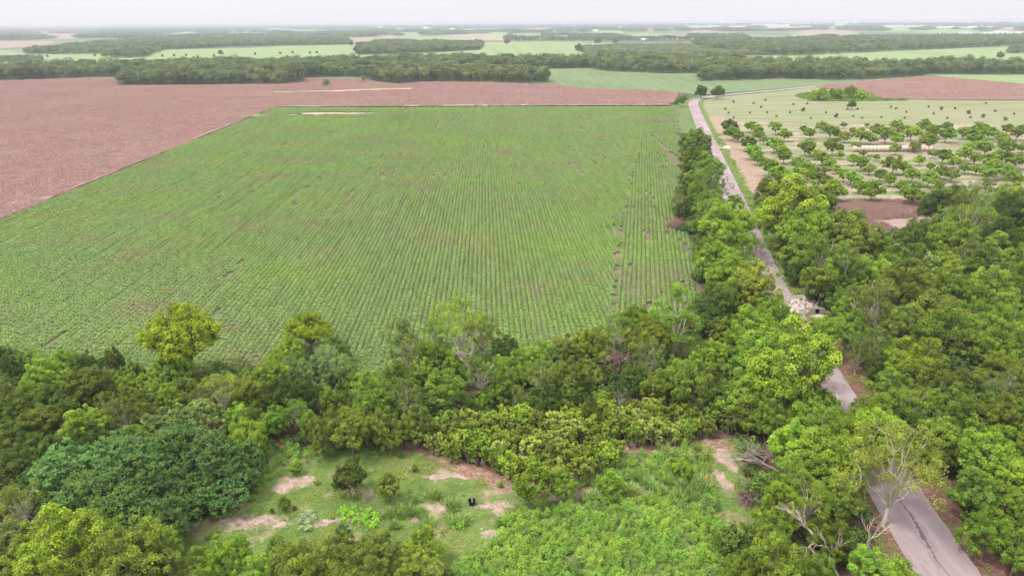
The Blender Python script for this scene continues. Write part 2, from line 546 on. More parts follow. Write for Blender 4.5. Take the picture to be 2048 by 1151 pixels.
def zone(name, group, entries, hmin=0, rows=3, prep='in'):
    """entries: (cx, cy, w, form, tint[, label])"""
    L = []
    for e_ in entries:
        cx, cy, w, form, tint = e_[:5]
        if form == 'broad' and len(e_) < 6:
            q = rnd.random(); form = 'airy' if q < .09 else ('dense' if q < .20 else form)
        if form == 'feathery': w = w * rnd.uniform(.74, .92)
        p, wid, h = solve(cx, cy, w, RATIO[form] * (rnd.uniform(.95, 1.28) if form in ('broad', 'feathery') else 1), hmin if form not in ('bush', 'orchard', 'sapling', 'oval') else 0)
        L.append([p, wid, h, form, tint, e_[5] if len(e_) > 5 else None, cx])
    L.sort(key=lambda q: q[0].y)
    n = len(L); per = max(1, math.ceil(n / rows))
    rn = {1: [''], 2: ['front ', 'back '], 3: ['front ', 'middle ', 'back '], 4: ['front ', 'second ', 'third ', 'back '],
          5: ['front ', 'second ', 'third ', 'fourth ', 'back '], 6: ['front ', 'second ', 'third ', 'fourth ', 'fifth ', 'back '],
          7: ['front ', 'second ', 'third ', 'fourth ', 'fifth ', 'sixth ', 'back ']}[rows]
    for r in range(rows):
        row = sorted(L[r * per:(r + 1) * per], key=lambda q: q[6])
        for i, q in enumerate(row):
            lab = q[5]
            if lab is None:
                where = f'{rn[r]}row, ' if rows > 1 else ''
                lab = f'{TWORD[q[4]]} {FWORD[q[3]][1]} {prep} {name}, {where}{ORD[i]} from left'
                assert len(lab.split()) <= 16, lab
            tree_at(q[0], q[1], q[2], q[3], q[4], lab, group)

exec_layers = []
# ================================================================== GROUND
def sheet(name, pl, z, mat, jag=0.0, seed=0, kind='structure', seglen=None, thick=0.0, label=None, cat=None):
    """a flat field; pl is an array of ground points; jag roughens its outline"""
    rng = np.random.default_rng(seed)
    pts = []
    n = len(pl)
    for i in range(n):
        a, b = pl[i], pl[(i + 1) % n]
        L = np.linalg.norm(b - a)
        k = max(1, int(L / (seglen or 1e9)))
        k = min(k, 220)
        nor = np.array([-(b - a)[1], (b - a)[0]]) / (L + 1e-9)
        for q in range(k):
            p = a + (b - a) * q / k
            if jag and q: p = p + nor * rng.normal() * jag
            pts.append(Vector((p[0], p[1], z)))
    tris = tessellate_polygon([pts])
    area = sum((pts[(i + 1) % len(pts)].x - pts[i].x) * (pts[(i + 1) % len(pts)].y + pts[i].y) for i in range(len(pts)))
    me = bpy.data.meshes.new(name)
    V = [tuple(p) for p in pts]; Fc = []
    for t in tris:
        a, b, c = (pts[i] for i in t)
        Fc.append(tuple(t) if (b - a).cross(c - a).z > 0 else tuple(reversed(t)))
    if thick:
        m = len(V); V += [(p.x, p.y, z - thick) for p in pts]
        for i in range(m):
            j = (i + 1) % m
            Fc.append((i, i + m, j + m, j) if area < 0 else (i, j, j + m, i + m))
    me.from_pydata(V, [], Fc)
    me.materials.append(mat)
    o = bpy.data.objects.new(name, me)
    C.objects.link(o)
    tag(o, label, cat, None, kind)
    return o

def blob(cx, cy, rx, ry, n=26, seed=0, rough=.25):
    """irregular patch outline around a photo pixel, in ground metres"""
    rng = np.random.default_rng(seed)
    c = G(cx, cy)
    sx = depth(c) / FPX
    ex = rx * sx; ey = abs(G(cx, cy - ry).y - G(cx, cy + ry).y) / 2
    ph = rng.uniform(0, 6.28, 4); am = rng.uniform(.3, 1, 4) * rough
    out = []
    for i in range(n):
        a = 2 * math.pi * i / n
        k = 1 + sum(am[q] * math.sin((q + 2) * a + ph[q]) for q in range(4)) * .5
        out.append((c.x + math.cos(a) * ex * k, c.y + math.sin(a) * ey * k))
    return np.array(out)

# the land out to the horizon
M_LAND = ground_mat('land', [
    (0.0011, .47, .53, (0.065, 0.095, 0.055), 5, (1, 2.6, 1)),
    (0.0035, .50, .56, (0.20, 0.23, 0.11), 3, (1, 2.0, 1)),
    (0.0024, .60, .64, (0.30, 0.26, 0.19), 3, (1, 2.2, 1))], (0.115, 0.19, 0.085), 0)
M_LITTER = ground_mat('leaf_litter', [(0.9, .4, .62, (0.19, 0.115, 0.085), 5), (0.35, .56, .68, (0.075, 0.10, 0.035), 4), (5, .55, .7, (0.25, 0.17, 0.13), 4)],
                      (0.105, 0.07, 0.05), 0.08, 5)
N = 72
gv = [(math.cos(2 * math.pi * i / N) * 80000, math.sin(2 * math.pi * i / N) * 80000) for i in range(N)]
sheet('ground', np.array(gv), 0.0, M_LAND)

# near ground under woods and hedges
WOODS = poly([(-260, 720), (0, 728), (300, 750), (700, 765), (1000, 735), (1250, 700), (1400, 640), (1392, 560), (1385, 480), (1352, 460), (1340, 400), (1355, 330), (1365, 245),
              (1450, 245), (1478, 330), (1510, 395), (1640, 405), (1665, 445), (1770, 462), (1855, 455), (1862, 430), (1850, 402), (2048, 350), (2400, 340), (3200, 700), (3200, 1500), (-900, 1500)])
sheet('woodland_floor', WOODS, 0.02, M_LITTER, 0.35, 1, seglen=2.5)

# crop directions from the vanishing points of the two sets of rows
def azdir(vx):
    y = 47 - (vx - 1024) * 0.00663
    v = ray(vx, y + 0.5); v.z = 0
    return np.array([v.x, v.y]) / math.hypot(v.x, v.y)
DA, DB = azdir(968), azdir(1285)

M_SOIL = ground_mat('field_soil', [(0.25, .45, .62, (0.20, 0.16, 0.11), 5), (0.06, .45, .6, (0.13, 0.15, 0.065), 4)], (0.15, 0.13, 0.08), 0.06, 4)
M_PALESOIL = ground_mat('pale_bare_soil', [(0.8, .42, .6, (0.50, 0.39, 0.35), 6), (3.0, .55, .68, (0.26, 0.24, 0.11), 5)], (0.38, 0.285, 0.25), 0.05, 5)
GREEN = poly([(550, 217), (950, 215), (1345, 213), (1358, 225), (1366, 330), (1352, 400), (1350, 468), (1388, 470), (1398, 560), (1405, 640), (1250, 700), (1000, 735), (700, 765), (300, 750), (-80, 735), (-430, 722), (-430, 616), (0, 441)])
sheet('crop_field_soil', GREEN, 0.05, M_SOIL)

BROWN = poly([(-700, 725), (0, 440), (550, 215), (950, 212.5), (1330, 210.5), (1348, 206), (1357, 187), (1300, 182), (1180, 179), (1100, 170), (1000, 167), (900, 165), (835, 163.5), (800, 169), (770, 168), (730, 160), (606, 157), (600, 166),
              (400, 171), (232, 172), (236, 158), (130, 158), (0, 163), (-400, 166), (-900, 300)])
M_BROWN = ground_mat('ripe_stubble_base', [(0.5, .42, .6, (0.25, 0.15, 0.14), 4), (0.02, .45, .62, (0.31, 0.195, 0.178), 3)], (0.28, 0.172, 0.158), 0.15, 2)
sheet('ripe_crop_field', BROWN, 0.55, M_BROWN, .35, 2, thick=.55, seglen=7)

# track of pale grass through the brown field
M_TRACK = ground_mat('grassy_track', [(0.3, .45, .6, (0.44, 0.36, 0.26), 4)], (0.26, 0.27, 0.12), 0)
for k, tp in enumerate([[(500, 185.6), (640, 183), (700, 181), (760, 178.5), (822, 177.5), (822, 180), (720, 182.5), (700, 184), (560, 186.4)],
           [(0, 178.5), (120, 177.2), (228, 175), (326, 176.3), (326, 178), (236, 177.8), (120, 179), (0, 180.5)], [(1338, 209.5), (950, 211.5), (560, 213.4), (560, 214.8), (950, 213.4), (1340, 211.6)]]):
    sheet('field_track', poly(tp), .60, M_TRACK, .25, k, seglen=8)
for k, (x, y, rx, ry) in enumerate([(92, 374, 24, 2.2), (126, 364, 8, 2), (480, 233, 46, 1.6), (690, 183.2, 30, 1.0)]):
    sheet('pale_patch', blob(x, y, rx, ry, seed=k, rough=.5), .61, M_TRACK if k < 3 else M_PALESOIL)

# bare places in the green crop
BARE = [blob(668, 227.5, 72, 3.2, seed=2, rough=.5), blob(600, 230, 28, 1.6, seed=3, rough=.5), blob(1232, 512, 4, 4, seed=4), blob(1224, 636, 6, 4, seed=5), blob(1243, 440, 3, 2, seed=7),
        blob(1213, 598, 3, 5, seed=8), blob(1300, 620, 2, 9, seed=9), blob(1318, 285, 4, 16, seed=10, rough=.5), blob(1350, 318, 14, 14, seed=11, rough=.5), blob(1290, 470, 4, 14, seed=12), blob(1302, 395, 4, 16, seed=13),
        blob(1388, 520, 10, 34, seed=14, rough=.5), blob(735, 345, 2, 7, seed=15), blob(760, 318, 1.5, 8, seed=16), blob(700, 390, 2, 9, seed=17), blob(612, 378, 8, 5, seed=18), blob(585, 412, 6, 4, seed=19), blob(640, 358, 10, 3, seed=20), blob(454, 552, 8, 4, seed=22)]
for k, b_ in enumerate(BARE[:2]): sheet('bare_soil', b_, .07, M_PALESOIL, 1.1, k, seglen=1.2)

# fields beyond
def stripes(name, a, b, c, az, sc, rough=.6, kk=.62):
    m, t, bs, _ = newmat(name)
    p = coordpos(t)
    a, b, c = (tuple(x * kk for x in q) for q in (a, b, c))
    f = step(t, noise(t, p, sc, 4, rough, (1, .04, 1), az), .42, .6)
    g = step(t, noise(t, p, 0.012, 4, .6, None, 0, 5), .42, .6)
    col = mix(t, f, a, b)
    n = t.nodes.new('ShaderNodeMath'); n.operation = 'MULTIPLY'; n.inputs[1].default_value = .6
    t.links.new(g, n.inputs[0])
    col = mix(t, n.outputs[0], col, c)
    t.links.new(col, bs.inputs['Base Color'])
    return m
M_GF = stripes('green_field', (0.105, 0.165, 0.065), (0.15, 0.205, 0.085), (0.15, 0.19, 0.09), R(80), .25, .6, .8)
FAR2 = poly([(1080, 141), (1185, 138), (1240, 146), (1400, 148), (1430, 160), (1560, 156), (1660, 160), (1760, 158), (1752, 160), (1600, 174), (1500, 183), (1400, 190), (1357, 186), (1300, 181), (1180, 178), (1100, 169), (1060, 165)])
sheet('green_field', FAR2, .2, M_GF)
M_BRIGHT = stripes('bright_meadow', (0.215, 0.33, 0.115), (0.27, 0.37, 0.15), (0.30, 0.35, 0.17), R(90), .05)
for k, q in enumerate([[(-400, 104), (0, 101), (60, 108), (290, 103), (700, 89), (760, 83), (720, 108), (960, 101), (965, 84), (1100, 84), (1210, 88), (1150, 98), (1190, 118), (960, 120), (700, 122), (500, 126), (240, 135), (0, 138), (-400, 142)],
                       [(1440, 112), (1600, 112), (1750, 104), (2048, 92), (2400, 86), (2400, 127), (2048, 125), (1850, 128), (1700, 126), (1440, 127)],
                       [(690, 72), (760, 70), (740, 84), (690, 86)]]):
    sheet('meadow', poly(q), .3, M_BRIGHT)
M_TAN = stripes('tan_field', (0.36, 0.31, 0.20), (0.40, 0.36, 0.24), (0.33, 0.33, 0.2), R(90), .05)
M_PINK = stripes('ploughed_field', (0.36, 0.25, 0.21), (0.4, 0.29, 0.25), (0.33, 0.27, 0.2), R(90), .05)
for k, (q, m) in enumerate([([(870, 79), (925, 66.5), (1012, 65), (1022, 82), (960, 82)], M_TAN), ([(-200, 84), (110, 82.5), (96, 92), (0, 98), (-200, 101)], M_PINK),
                            ([(440, 69.5), (520, 68), (560, 72), (450, 75)], M_TAN), ([(1380, 62), (1500, 60.5), (1560, 59), (1560, 61.5), (1390, 66)], M_TAN),
                            ([(230, 73), (330, 70), (340, 72.5), (240, 75)], M_TAN), ([(1020, 62.5), (1180, 59), (1200, 60.5), (1040, 66)], M_TAN), ([(1480, 84), (1530, 83), (1530, 88), (1490, 88)], M_BRIGHT), ([(1560, 78), (1620, 76.5), (1620, 78.5), (1560, 80)], M_TAN)]):
    sheet('far_field', poly(q), .45, m)
RIGHTB = poly([(1632, 173), (1758, 161), (1842, 153.5), (1870, 153), (2048, 170), (2500, 205), (2500, 203), (2048, 201), (1895, 200.5), (1751, 197), (1741, 186), (1650, 178)])
sheet('brown_field', RIGHTB, .45, M_BROWN, thick=.45)
sheet('green_field', poly([(1870, 152.2), (1900, 150), (2048, 151), (2500, 156), (2500, 200), (2048, 169)]), .22, M_BRIGHT)

# mown field and orchard ground, raked into windrows across the view
m, t, bs, _ = newmat('mown_grass')
p = coordpos(t)
f1 = step(t, noise(t, p, 0.16, 5, .6, (.12, 1, 1), R(3)), .43, .57)
f2 = step(t, noise(t, p, 0.04, 4, .6, None, 0, 2), .42, .62)
f3 = step(t, noise(t, p, 1.4, 5, .7, None, 0, 4), .45, .65)
c0 = mix(t, f1, (0.127, 0.159, 0.061), (0.199, 0.187, 0.116))
c0 = mix(t, f2, c0, mix(t, f1, (0.155, 0.182, 0.084), (0.171, 0.190, 0.099)))
hf = t.nodes.new('ShaderNodeMath'); hf.operation = 'MULTIPLY'; hf.inputs[1].default_value = .35; t.links.new(f3, hf.inputs[0])
c0 = mix(t, hf.outputs[0], c0, (0.24, 0.18, 0.135))
t.links.new(c0, bs.inputs['Base Color'])
bump(t, bs, noise(t, p, 3, 3), .08)
M_MOWN = MATS['mown_grass']
m, t, bs, _ = newmat('orchard_grass')
p = coordpos(t)
f1 = step(t, noise(t, p, 0.2, 5, .62, (.14, 1, 1), R(3)), .45, .56)
f3 = step(t, noise(t, p, 0.6, 5, .7, None, 0, 4), .5, .62)
c0 = mix(t, f1, (0.129, 0.164, 0.061), (0.282, 0.221, 0.176))
c0 = mix(t, f3, c0, (0.15, 0.145, 0.07))
t.links.new(c0, bs.inputs['Base Color']); bump(t, bs, noise(t, p, 3, 3), .08)
M_ORCH = MATS['orchard_grass']
MOWN = poly([(1385, 215), (1395, 203), (1425, 196), (1480, 190), (1560, 183), (1632, 175), (1650, 180), (1600, 190), (1620, 202), (1751, 200), (1895, 202.5), (2048, 203.5), (2500, 207), (2500, 262), (2048, 252), (1700, 246), (1405, 244)])
sheet('mown_field', MOWN, .06, M_MOWN)
ORCH = poly([(1405, 244), (1700, 246), (2048, 252), (2500, 262), (2700, 430), (2048, 420), (1860, 405), (1640, 408), (1560, 405), (1478, 380)])
sheet('orchard_ground', ORCH, .065, M_ORCH)
M_MARSH = ground_mat('rank_grass', [(0.3, .42, .6, (0.16, 0.26, 0.04), 5)], (0.10, 0.19, 0.05), .2, 1)
MARSH = poly([(1590, 192), (1620, 186), (1680, 182), (1740, 186), (1752, 197), (1800, 199.5), (1810, 201.5), (1700, 203), (1620, 202)])
sheet('rank_grass', MARSH, .11, M_MARSH, .8, 3, seglen=6)
WEEDB = poly([(1648, 404), (1850, 403), (1866, 418), (1850, 432), (1760, 440), (1700, 446), (1660, 440)])
sheet('brown_weed_patch', WEEDB, .09, M_BROWN, .4, 3, seglen=2)
DIRT = poly([(1745, 441), (1850, 431), (1880, 436), (1860, 460), (1770, 470), (1745, 500), (1725, 540), (1700, 530), (1720, 480)])
sheet('bare_soil', DIRT, .10, ground_mat('pink_dirt', [(0.25, .45, .6, (0.40, 0.29, 0.26), 5), (1.5, .5, .65, (0.27, 0.18, 0.15), 5)], (0.35, 0.26, 0.235), .05, 5), .4, 3, seglen=2)

# ------------------------------------------------------------------ the road
RC = [(1990, 1330), (1955, 1250), (1897, 1151), (1828, 1045), (1745, 915), (1666, 790), (1606, 685), (1548, 587), (1510, 502), (1466, 392), (1432, 316), (1408, 262), (1398.5, 240), (1390, 220), (1386, 209),
      (1389, 201), (1402, 196.5), (1425, 192.5), (1500, 185.5), (1600, 176), (1680, 167), (1765, 159)]
rp = [np.array(G(x, y)[:2]) for x, y in RC]
def smooth(P, it=2):
    for _ in range(it):
        Q = [P[0]]
        for a, b in zip(P[:-1], P[1:]): Q += [a * .75 + b * .25, a * .25 + b * .75]
        P = Q + [P[-1]]
    return P
rs = smooth(rp, 2)
def ribbon(name, P, offs, z, mat, jag=0.0, seed=0, step_=1.5):
    """band along a line between two side offsets"""
    rng = np.random.default_rng(seed)
    Q = []
    for a, b in zip(P[:-1], P[1:]):
        k = max(1, int(np.linalg.norm(b - a) / step_))
        for i in range(k): Q.append(a + (b - a) * i / k)
    Q.append(P[-1]); Q = np.array(Q)
    T = np.gradient(Q, axis=0); T /= np.linalg.norm(T, axis=1, keepdims=True)
    Nn = np.stack([T[:, 1], -T[:, 0]], 1)
    V = []; Fc = []
    ca = np.cumsum(rng.normal(size=len(Q))) ; ca -= np.linspace(ca[0], ca[-1], len(Q)); cb = rng.normal(size=len(Q))
    for i, q in enumerate(Q):
        for s, o_ in enumerate(offs):
            w = jag * cb[i] if s in (0, len(offs) - 1) else 0
            if s: w = jag * rng.normal()
            V.append((*(q + Nn[i] * (o_ + w)), z))
    k = len(offs)
    for i in range(len(Q) - 1):
        for s in range(k - 1):
            a = i * k + s
            Fc.append((a, a + 1, a + k + 1, a + k))
    me = bpy.data.meshes.new(name); me.from_pydata(V, [], Fc)
    me.update()
    if len(me.polygons) and me.polygons[0].normal.z < 0: me.flip_normals()
    me.materials.append(mat)
    o = bpy.data.objects.new(name, me); C.objects.link(o); o['kind'] = 'structure'
    return o
m, t, bs, _ = newmat('worn_asphalt')
p = coordpos(t)
az = -math.atan2(DB[0], DB[1])
f1 = step(t, noise(t, p, .25, 4, .6, (1, .18, 1), az), .42, .62)
f2 = step(t, noise(t, p, 8, 4, .7), .45, .62)
f3 = step(t, noise(t, p, .7, 5, .65, (1, .35, 1), az, 3), .575, .62)
c0 = mix(t, f1, (0.222, 0.170, 0.180), (0.282, 0.220, 0.232))
h1 = t.nodes.new('ShaderNodeMath'); h1.operation = 'MULTIPLY'; h1.inputs[1].default_value = .28; t.links.new(f2, h1.inputs[0])
c0 = mix(t, h1.outputs[0], c0, (0.20, 0.165, 0.16))
h2 = t.nodes.new('ShaderNodeMath'); h2.operation = 'MULTIPLY'; h2.inputs[1].default_value = .45; t.links.new(f3, h2.inputs[0])
c0 = mix(t, h2.outputs[0], c0, (0.15, 0.12, 0.125))
t.links.new(c0, bs.inputs['Base Color']); bump(t, bs, noise(t, p, 14, 3), .02)
M_VERGE = ground_mat('verge_grass', [(0.35, .45, .6, (0.16, 0.20, 0.05), 5), (1.2, .58, .68, (0.32, 0.22, 0.17), 5)], (0.09, 0.16, 0.035), .1, 3)
M_PINKV = ground_mat('pink_verge', [(0.35, .45, .6, (0.23, 0.22, 0.09), 5, (.5, 1, 1)), (1.2, .5, .65, (0.42, 0.28, 0.23), 5)], (0.36, 0.25, 0.2), .1, 3)
M_REDV = ground_mat('red_litter', [(0.5, .5, .62, (0.13, 0.12, 0.05), 5), (2.2, .5, .65, (0.30, 0.17, 0.13), 5)], (0.19, 0.095, 0.075), .1, 3)
far_part = [q for q in rs if q[1] > 118]
near_part = [q for q in rs if q[1] <= 135]
ribbon('grass_verge', [q for q in rs if 118 < q[1] and q[0] < 140], (-7.5, 6.0), .082, M_VERGE, .35, 1)
ribbon('bare_verge', [q for q in rs if 165 < q[1] < 415], (6.0, 13.5), .088, M_PINKV, .5, 2)
ribbon('litter_verge', near_part, (-5.2, 6.2), .068, M_REDV, .4, 3)
ribbon('road', rs, (-3.05, 0, 3.05), .12, MATS['worn_asphalt'], .05, 4)
m, t, bs, _ = newmat('crack_sealant'); bs.inputs['Base Color'].default_value = (.095, .08, .09, 1); bs.inputs['Roughness'].default_value = .6
# dark tar repair wandering down the middle of the road
rng = np.random.default_rng(5)
tar = [q for q in rs if q[1] < 66]
Q = []
for a, b in zip(tar[:-1], tar[1:]):
    k = max(1, int(np.linalg.norm(b - a) / .22))
    for i in range(k): Q.append(a + (b - a) * i / k)
Q = np.array(Q)
V = []; Fc = []; off = .05; 
for i, q in enumerate(Q):
    off += rng.normal() * .05 - off * .03
    w = .05 + .27 * max(0, math.sin(i * .11) + rng.normal() * .5) * (1 if (i // 22) % 3 else .35)
    Tn = Q[min(i + 1, len(Q) - 1)] - Q[max(i - 1, 0)]; Tn /= np.linalg.norm(Tn); nn = np.array([Tn[1], -Tn[0]])
    V += [(*(q + nn * (off - w)), .128), (*(q + nn * (off + w)), .128)]
    if i: Fc.append((2 * i - 2, 2 * i - 1, 2 * i + 1, 2 * i))
me = bpy.data.meshes.new('tar_repair'); me.from_pydata(V, [], Fc); me.materials.append(m)
o = bpy.data.objects.new('tar_repair', me); C.objects.link(o); o['kind'] = 'structure'
sheet('grass_verge', poly([(1340, 214), (1352, 205), (1378, 197), (1400, 193), (1392, 200), (1386, 215), (1392, 262), (1366, 300), (1358, 225)]), .072, M_VERGE, .3, 5, seglen=4)
# gravelled side entrance
M_WHITE = ground_mat('white_gravel', [(2, .4, .6, (0.52, 0.46, 0.38), 4)], (0.66, 0.60, 0.5), .03, 8)
sheet('gravel_entrance', blob(1448, 294.5, 13, 3.2, seed=4, rough=.3), .135, M_WHITE)
M_RUB = ground_mat('broken_road_surface', [(1.3, .40, .6, (0.42, 0.355, 0.33), 5), (3, .5, .62, (0.24, 0.2, 0.17), 5), (.6, .58, .64, (0.22, .2, .1), 5)], (0.32, 0.26, 0.24), .1, 4)
ribbon('broken_road', [q for q in rs if 96 < q[1] < 150], (-2.6, 2.9), .124, M_RUB, .35, 6)
sheet('rubble_bank', poly([(1585, 592), (1645, 592), (1660, 606), (1640, 618), (1600, 640), (1585, 655), (1560, 620)]), .14, M_RUB, .3, 3, seglen=1.5)

# ------------------------------------------------------------------ foreground clearing
M_CLEAR = ground_mat('clearing_ground', [(0.10, .40, .52, (0.12, 0.20, 0.045), 5), (0.22, .53, .61, (0.37, 0.26, 0.20), 6), (2.5, .50, .66, (0.22, 0.235, 0.09), 6), (1.1, .60, .68, (0.40, 0.29, 0.23), 5)],
                     (0.17, 0.215, 0.065), .06, 5)
CLEAR = poly([(330, 1098), (400, 1040), (520, 975), (540, 930), (530, 890), (640, 893), (790, 882), (880, 915), (1000, 965), (1080, 975), (1180, 965), (1270, 915), (1400, 880), (1480, 872), (1500, 1000), (1540, 1151), (1560, 1500), (250, 1500)])
sheet('clearing_ground', CLEAR, .06, M_CLEAR, .2, 2, seglen=1)
M_STRAWS = ground_mat('trodden_straw', [(1.2, .42, .6, (0.46, 0.34, 0.29), 6), (.5, .60, .70, (0.22, 0.235, 0.09), 6), (4.0, .52, .66, (0.25, 0.18, 0.13), 6)], (0.35, 0.255, 0.21), .06, 6)
CBARE = [blob(585, 968, 42, 15, seed=31, rough=.5), blob(445, 1050, 90, 15, seed=32, rough=.5), blob(530, 1040, 60, 8, seed=40, rough=.5), blob(865, 1016, 38, 9, seed=33, rough=.5), blob(1000, 1012, 34, 12, seed=34, rough=.6),
         blob(1160, 985, 60, 17, seed=36, rough=.6), blob(1446, 912, 24, 26, seed=37, rough=.5), blob(1445, 960, 12, 22, seed=38, rough=.5), blob(740, 990, 13, 10, seed=39, rough=.5), blob(655, 993, 9, 7, seed=41),
         blob(895, 950, 46, 9, seed=42, rough=.6), blob(985, 1068, 26, 8, seed=44, rough=.6), blob(830, 1040, 8, 5, seed=45), blob(650, 1045, 34, 6, seed=46, rough=.6), blob(1375, 1095, 10, 18, seed=47, rough=.5), blob(1300, 960, 12, 8, seed=48), blob(345, 1104, 16, 8, seed=49)]
for k, b_ in enumerate(CBARE): sheet('bare_soil', b_, .075 + .002 * (k % 5), M_STRAWS, .16, k, seglen=.22)
RED = [poly([(750, 886), (800, 878), (900, 910), (1000, 950), (1100, 968), (1180, 962), (1170, 982), (1080, 992), (1010, 984), (930, 953), (850, 914), (790, 896)]), blob(1230, 905, 60, 10, seed=51, rough=.6), blob(1440, 890, 34, 9, seed=52, rough=.5), blob(560, 890, 26, 6, seed=53)]
M_STRAW = ground_mat('reddish_straw', [(0.8, .45, .62, (0.44, 0.29, 0.22), 6), (3, .48, .6, (0.2, .12, .09), 6), (.7, .55, .62, (0.17, 0.19, 0.07), 6)], (0.33, 0.185, 0.14), .06, 6)
for k, b_ in enumerate(RED): sheet('dry_straw', b_, .09, M_STRAW, .12, k, seglen=.8)

# ================================================================== STUFF BY INSTANCES
def hidden_collection(name, meshes):
    c = bpy.data.collections.new(name)
    for i, me in enumerate(meshes):
        o = bpy.data.objects.new(f'{name}_{i:02d}', me)
        c.objects.link(o)
    return c

def instancer(name, P, rot, scl, vi, coll, label, cat, z=0.0):
    """one 'stuff' object: a cloud of points that carries a mesh at each"""
    n = len(P)
    me = bpy.data.meshes.new(name)
    co = np.zeros((n, 3), np.float32); co[:, :2] = P; co[:, 2] = z
    me.vertices.add(n); me.vertices.foreach_set('co', co.ravel())
    a = me.attributes.new('rot', 'FLOAT_VECTOR', 'POINT'); r = np.zeros((n, 3), np.float32); r[:, 2] = rot; a.data.foreach_set('vector', r.ravel())
    a = me.attributes.new('scl', 'FLOAT_VECTOR', 'POINT'); a.data.foreach_set('vector', np.asarray(scl, np.float32).ravel())
    a = me.attributes.new('vi', 'INT', 'POINT'); a.data.foreach_set('value', np.asarray(vi, np.int32))
    o = bpy.data.objects.new(name, me); C.objects.link(o)
    g = bpy.data.node_groups.new(name + '_nodes', 'GeometryNodeTree')
    g.interface.new_socket('Geometry', in_out='INPUT', socket_type='NodeSocketGeometry')
    g.interface.new_socket('Geometry', in_out='OUTPUT', socket_type='NodeSocketGeometry')
    N_ = g.nodes; L = g.links
    gi = N_.new('NodeGroupInput'); go = N_.new('NodeGroupOutput')
    ci = N_.new('GeometryNodeCollectionInfo'); ci.inputs['Collection'].default_value = coll
    ci.inputs['Separate Children'].default_value = True; ci.inputs['Reset Children'].default_value = True
    ip = N_.new('GeometryNodeInstanceOnPoints'); ip.inputs['Pick Instance'].default_value = True
    def attr(nm, ty):
        q = N_.new('GeometryNodeInputNamedAttribute'); q.data_type = ty; q.inputs['Name'].default_value = nm
        return q.outputs['Attribute']
    L.new(gi.outputs[0], ip.inputs['Points']); L.new(ci.outputs[0], ip.inputs['Instance'])
    L.new(attr('vi', 'INT'), ip.inputs['Instance Index'])
    e2r = N_.new('FunctionNodeEulerToRotation'); L.new(attr('rot', 'FLOAT_VECTOR'), e2r.inputs[0])
    L.new(e2r.outputs[0], ip.inputs['Rotation']); L.new(attr('scl', 'FLOAT_VECTOR'), ip.inputs['Scale'])
    L.new(ip.outputs[0], go.inputs[0])
    md = o.modifiers.new('instances', 'NODES'); md.node_group = g
    tag(o, label, cat, None, 'stuff')
    return o

rng = np.random.default_rng(11)
# ---- green crop in rows
M_CROP = foliage('crop_leaves', (0.185, 0.280, 0.098), patch=[(0.03, .47, .66, (0.215, 0.285, 0.095)), (0.045, .50, .70, (0.225, 0.24, 0.115)), (0.016, .5, .66, (0.19, 0.31, 0.075))], rnd=.10, trans=.2)
def crop_segment(seed, L=4.0, n=330):
    r = np.random.default_rng(seed)
    y = r.uniform(-L / 2, L / 2, n); a = r.uniform(-.15, math.pi + .15, n)
    wv = .43 + .07 * np.sin(y * 5.2 + seed) + .04 * np.sin(y * 11 + seed * 3)
    hv = .60 + .10 * np.sin(y * 4.1 + seed * 2) + .05 * np.sin(y * 9.7)
    q = r.uniform(.8, 1.08, n)
    c = np.stack([np.cos(a) * wv * q, y, .12 + np.sin(a).clip(0) * (hv - .12) * q], 1)
    nn = np.stack([np.cos(a), 0 * a, np.sin(a) + .35], 1) + r.normal(size=(n, 3)) * .34
    V, F = leaves(c, nn, r.uniform(.16, .30, n), .8, r)
    return qmesh('crop_segment', V, F, M_CROP, .15 + .6 * r.random(n))
CS = hidden_collection('crop_segments', [crop_segment(i) for i in range(6)])

def rows(pl, dr, sp, L, anchor, rngs, gapn):
    nr = np.array([dr[1], -dr[0]])
    q = pl - anchor
    u = q @ dr; v = q @ nr
    us = np.arange(u.min(), u.max(), L); vs = np.arange(v.min(), v.max(), sp)
    U, Vv = np.meshgrid(us, vs)
    U = U + (rngs.uniform(0, L, len(vs))[:, None])
    P = anchor + U.ravel()[:, None] * dr + Vv.ravel()[:, None] * nr
    k = inside(P, pl)
    P = P[k]
    q = (P[:, 1] > 15) & (np.abs(P[:, 0]) < P[:, 1] * 0.80 + 20)
    P = P[q]
    return P
anc = np.array(G(968, 400)[:2])
SPLIT = [(1298, 216), (1285, 280), (1268, 350), (1248, 440), (1236, 520), (1222, 640), (1216, 700)]
PA = poly([(552, 216.6), (950, 214.9), (1298, 214)] + SPLIT[1:] + [(1000, 732), (700, 760), (300, 747), (-80, 732), (-430, 720), (-430, 617), (0, 441.6)])
PB = poly(SPLIT[:0:-1] + [(1298, 214), (1343, 213.6), (1355, 228), (1364, 330), (1350, 400), (1348, 462), (1378, 462), (1392, 560), (1400, 640), (1250, 700)])
PAp = rows(PA, DA, .97, 4.0, anc, rng, 0)
PBp = rows(PB, DB, .97, 4.0, anc, rng, 0)
def thin(P, base=.0015, streak=True):
    k = rng.random(len(P)) > base
    for b_ in BARE: k &= ~inside(P, b_)
    # streaks of skipped plants along the rows
    Q = np.stack([(P - anc) @ np.array([DA[1], -DA[0]]) * 1.0, (P - anc) @ DA * .06], 1)
    if streak: k &= ~((vnoise(Q, 1.1, 4) > .90) & (vnoise(P, 34, 9) > .55))
    return P[k]
PAp = PAp + rng.normal(size=(len(PAp), 1)) * .035 * np.array([[DA[1], -DA[0]]]); PAp = thin(PAp); PBp = thin(PBp, .006, False)
print('crop segments', len(PAp), len(PBp))
ra = -math.atan2(DA[0], DA[1]); rb = -math.atan2(DB[0], DB[1])
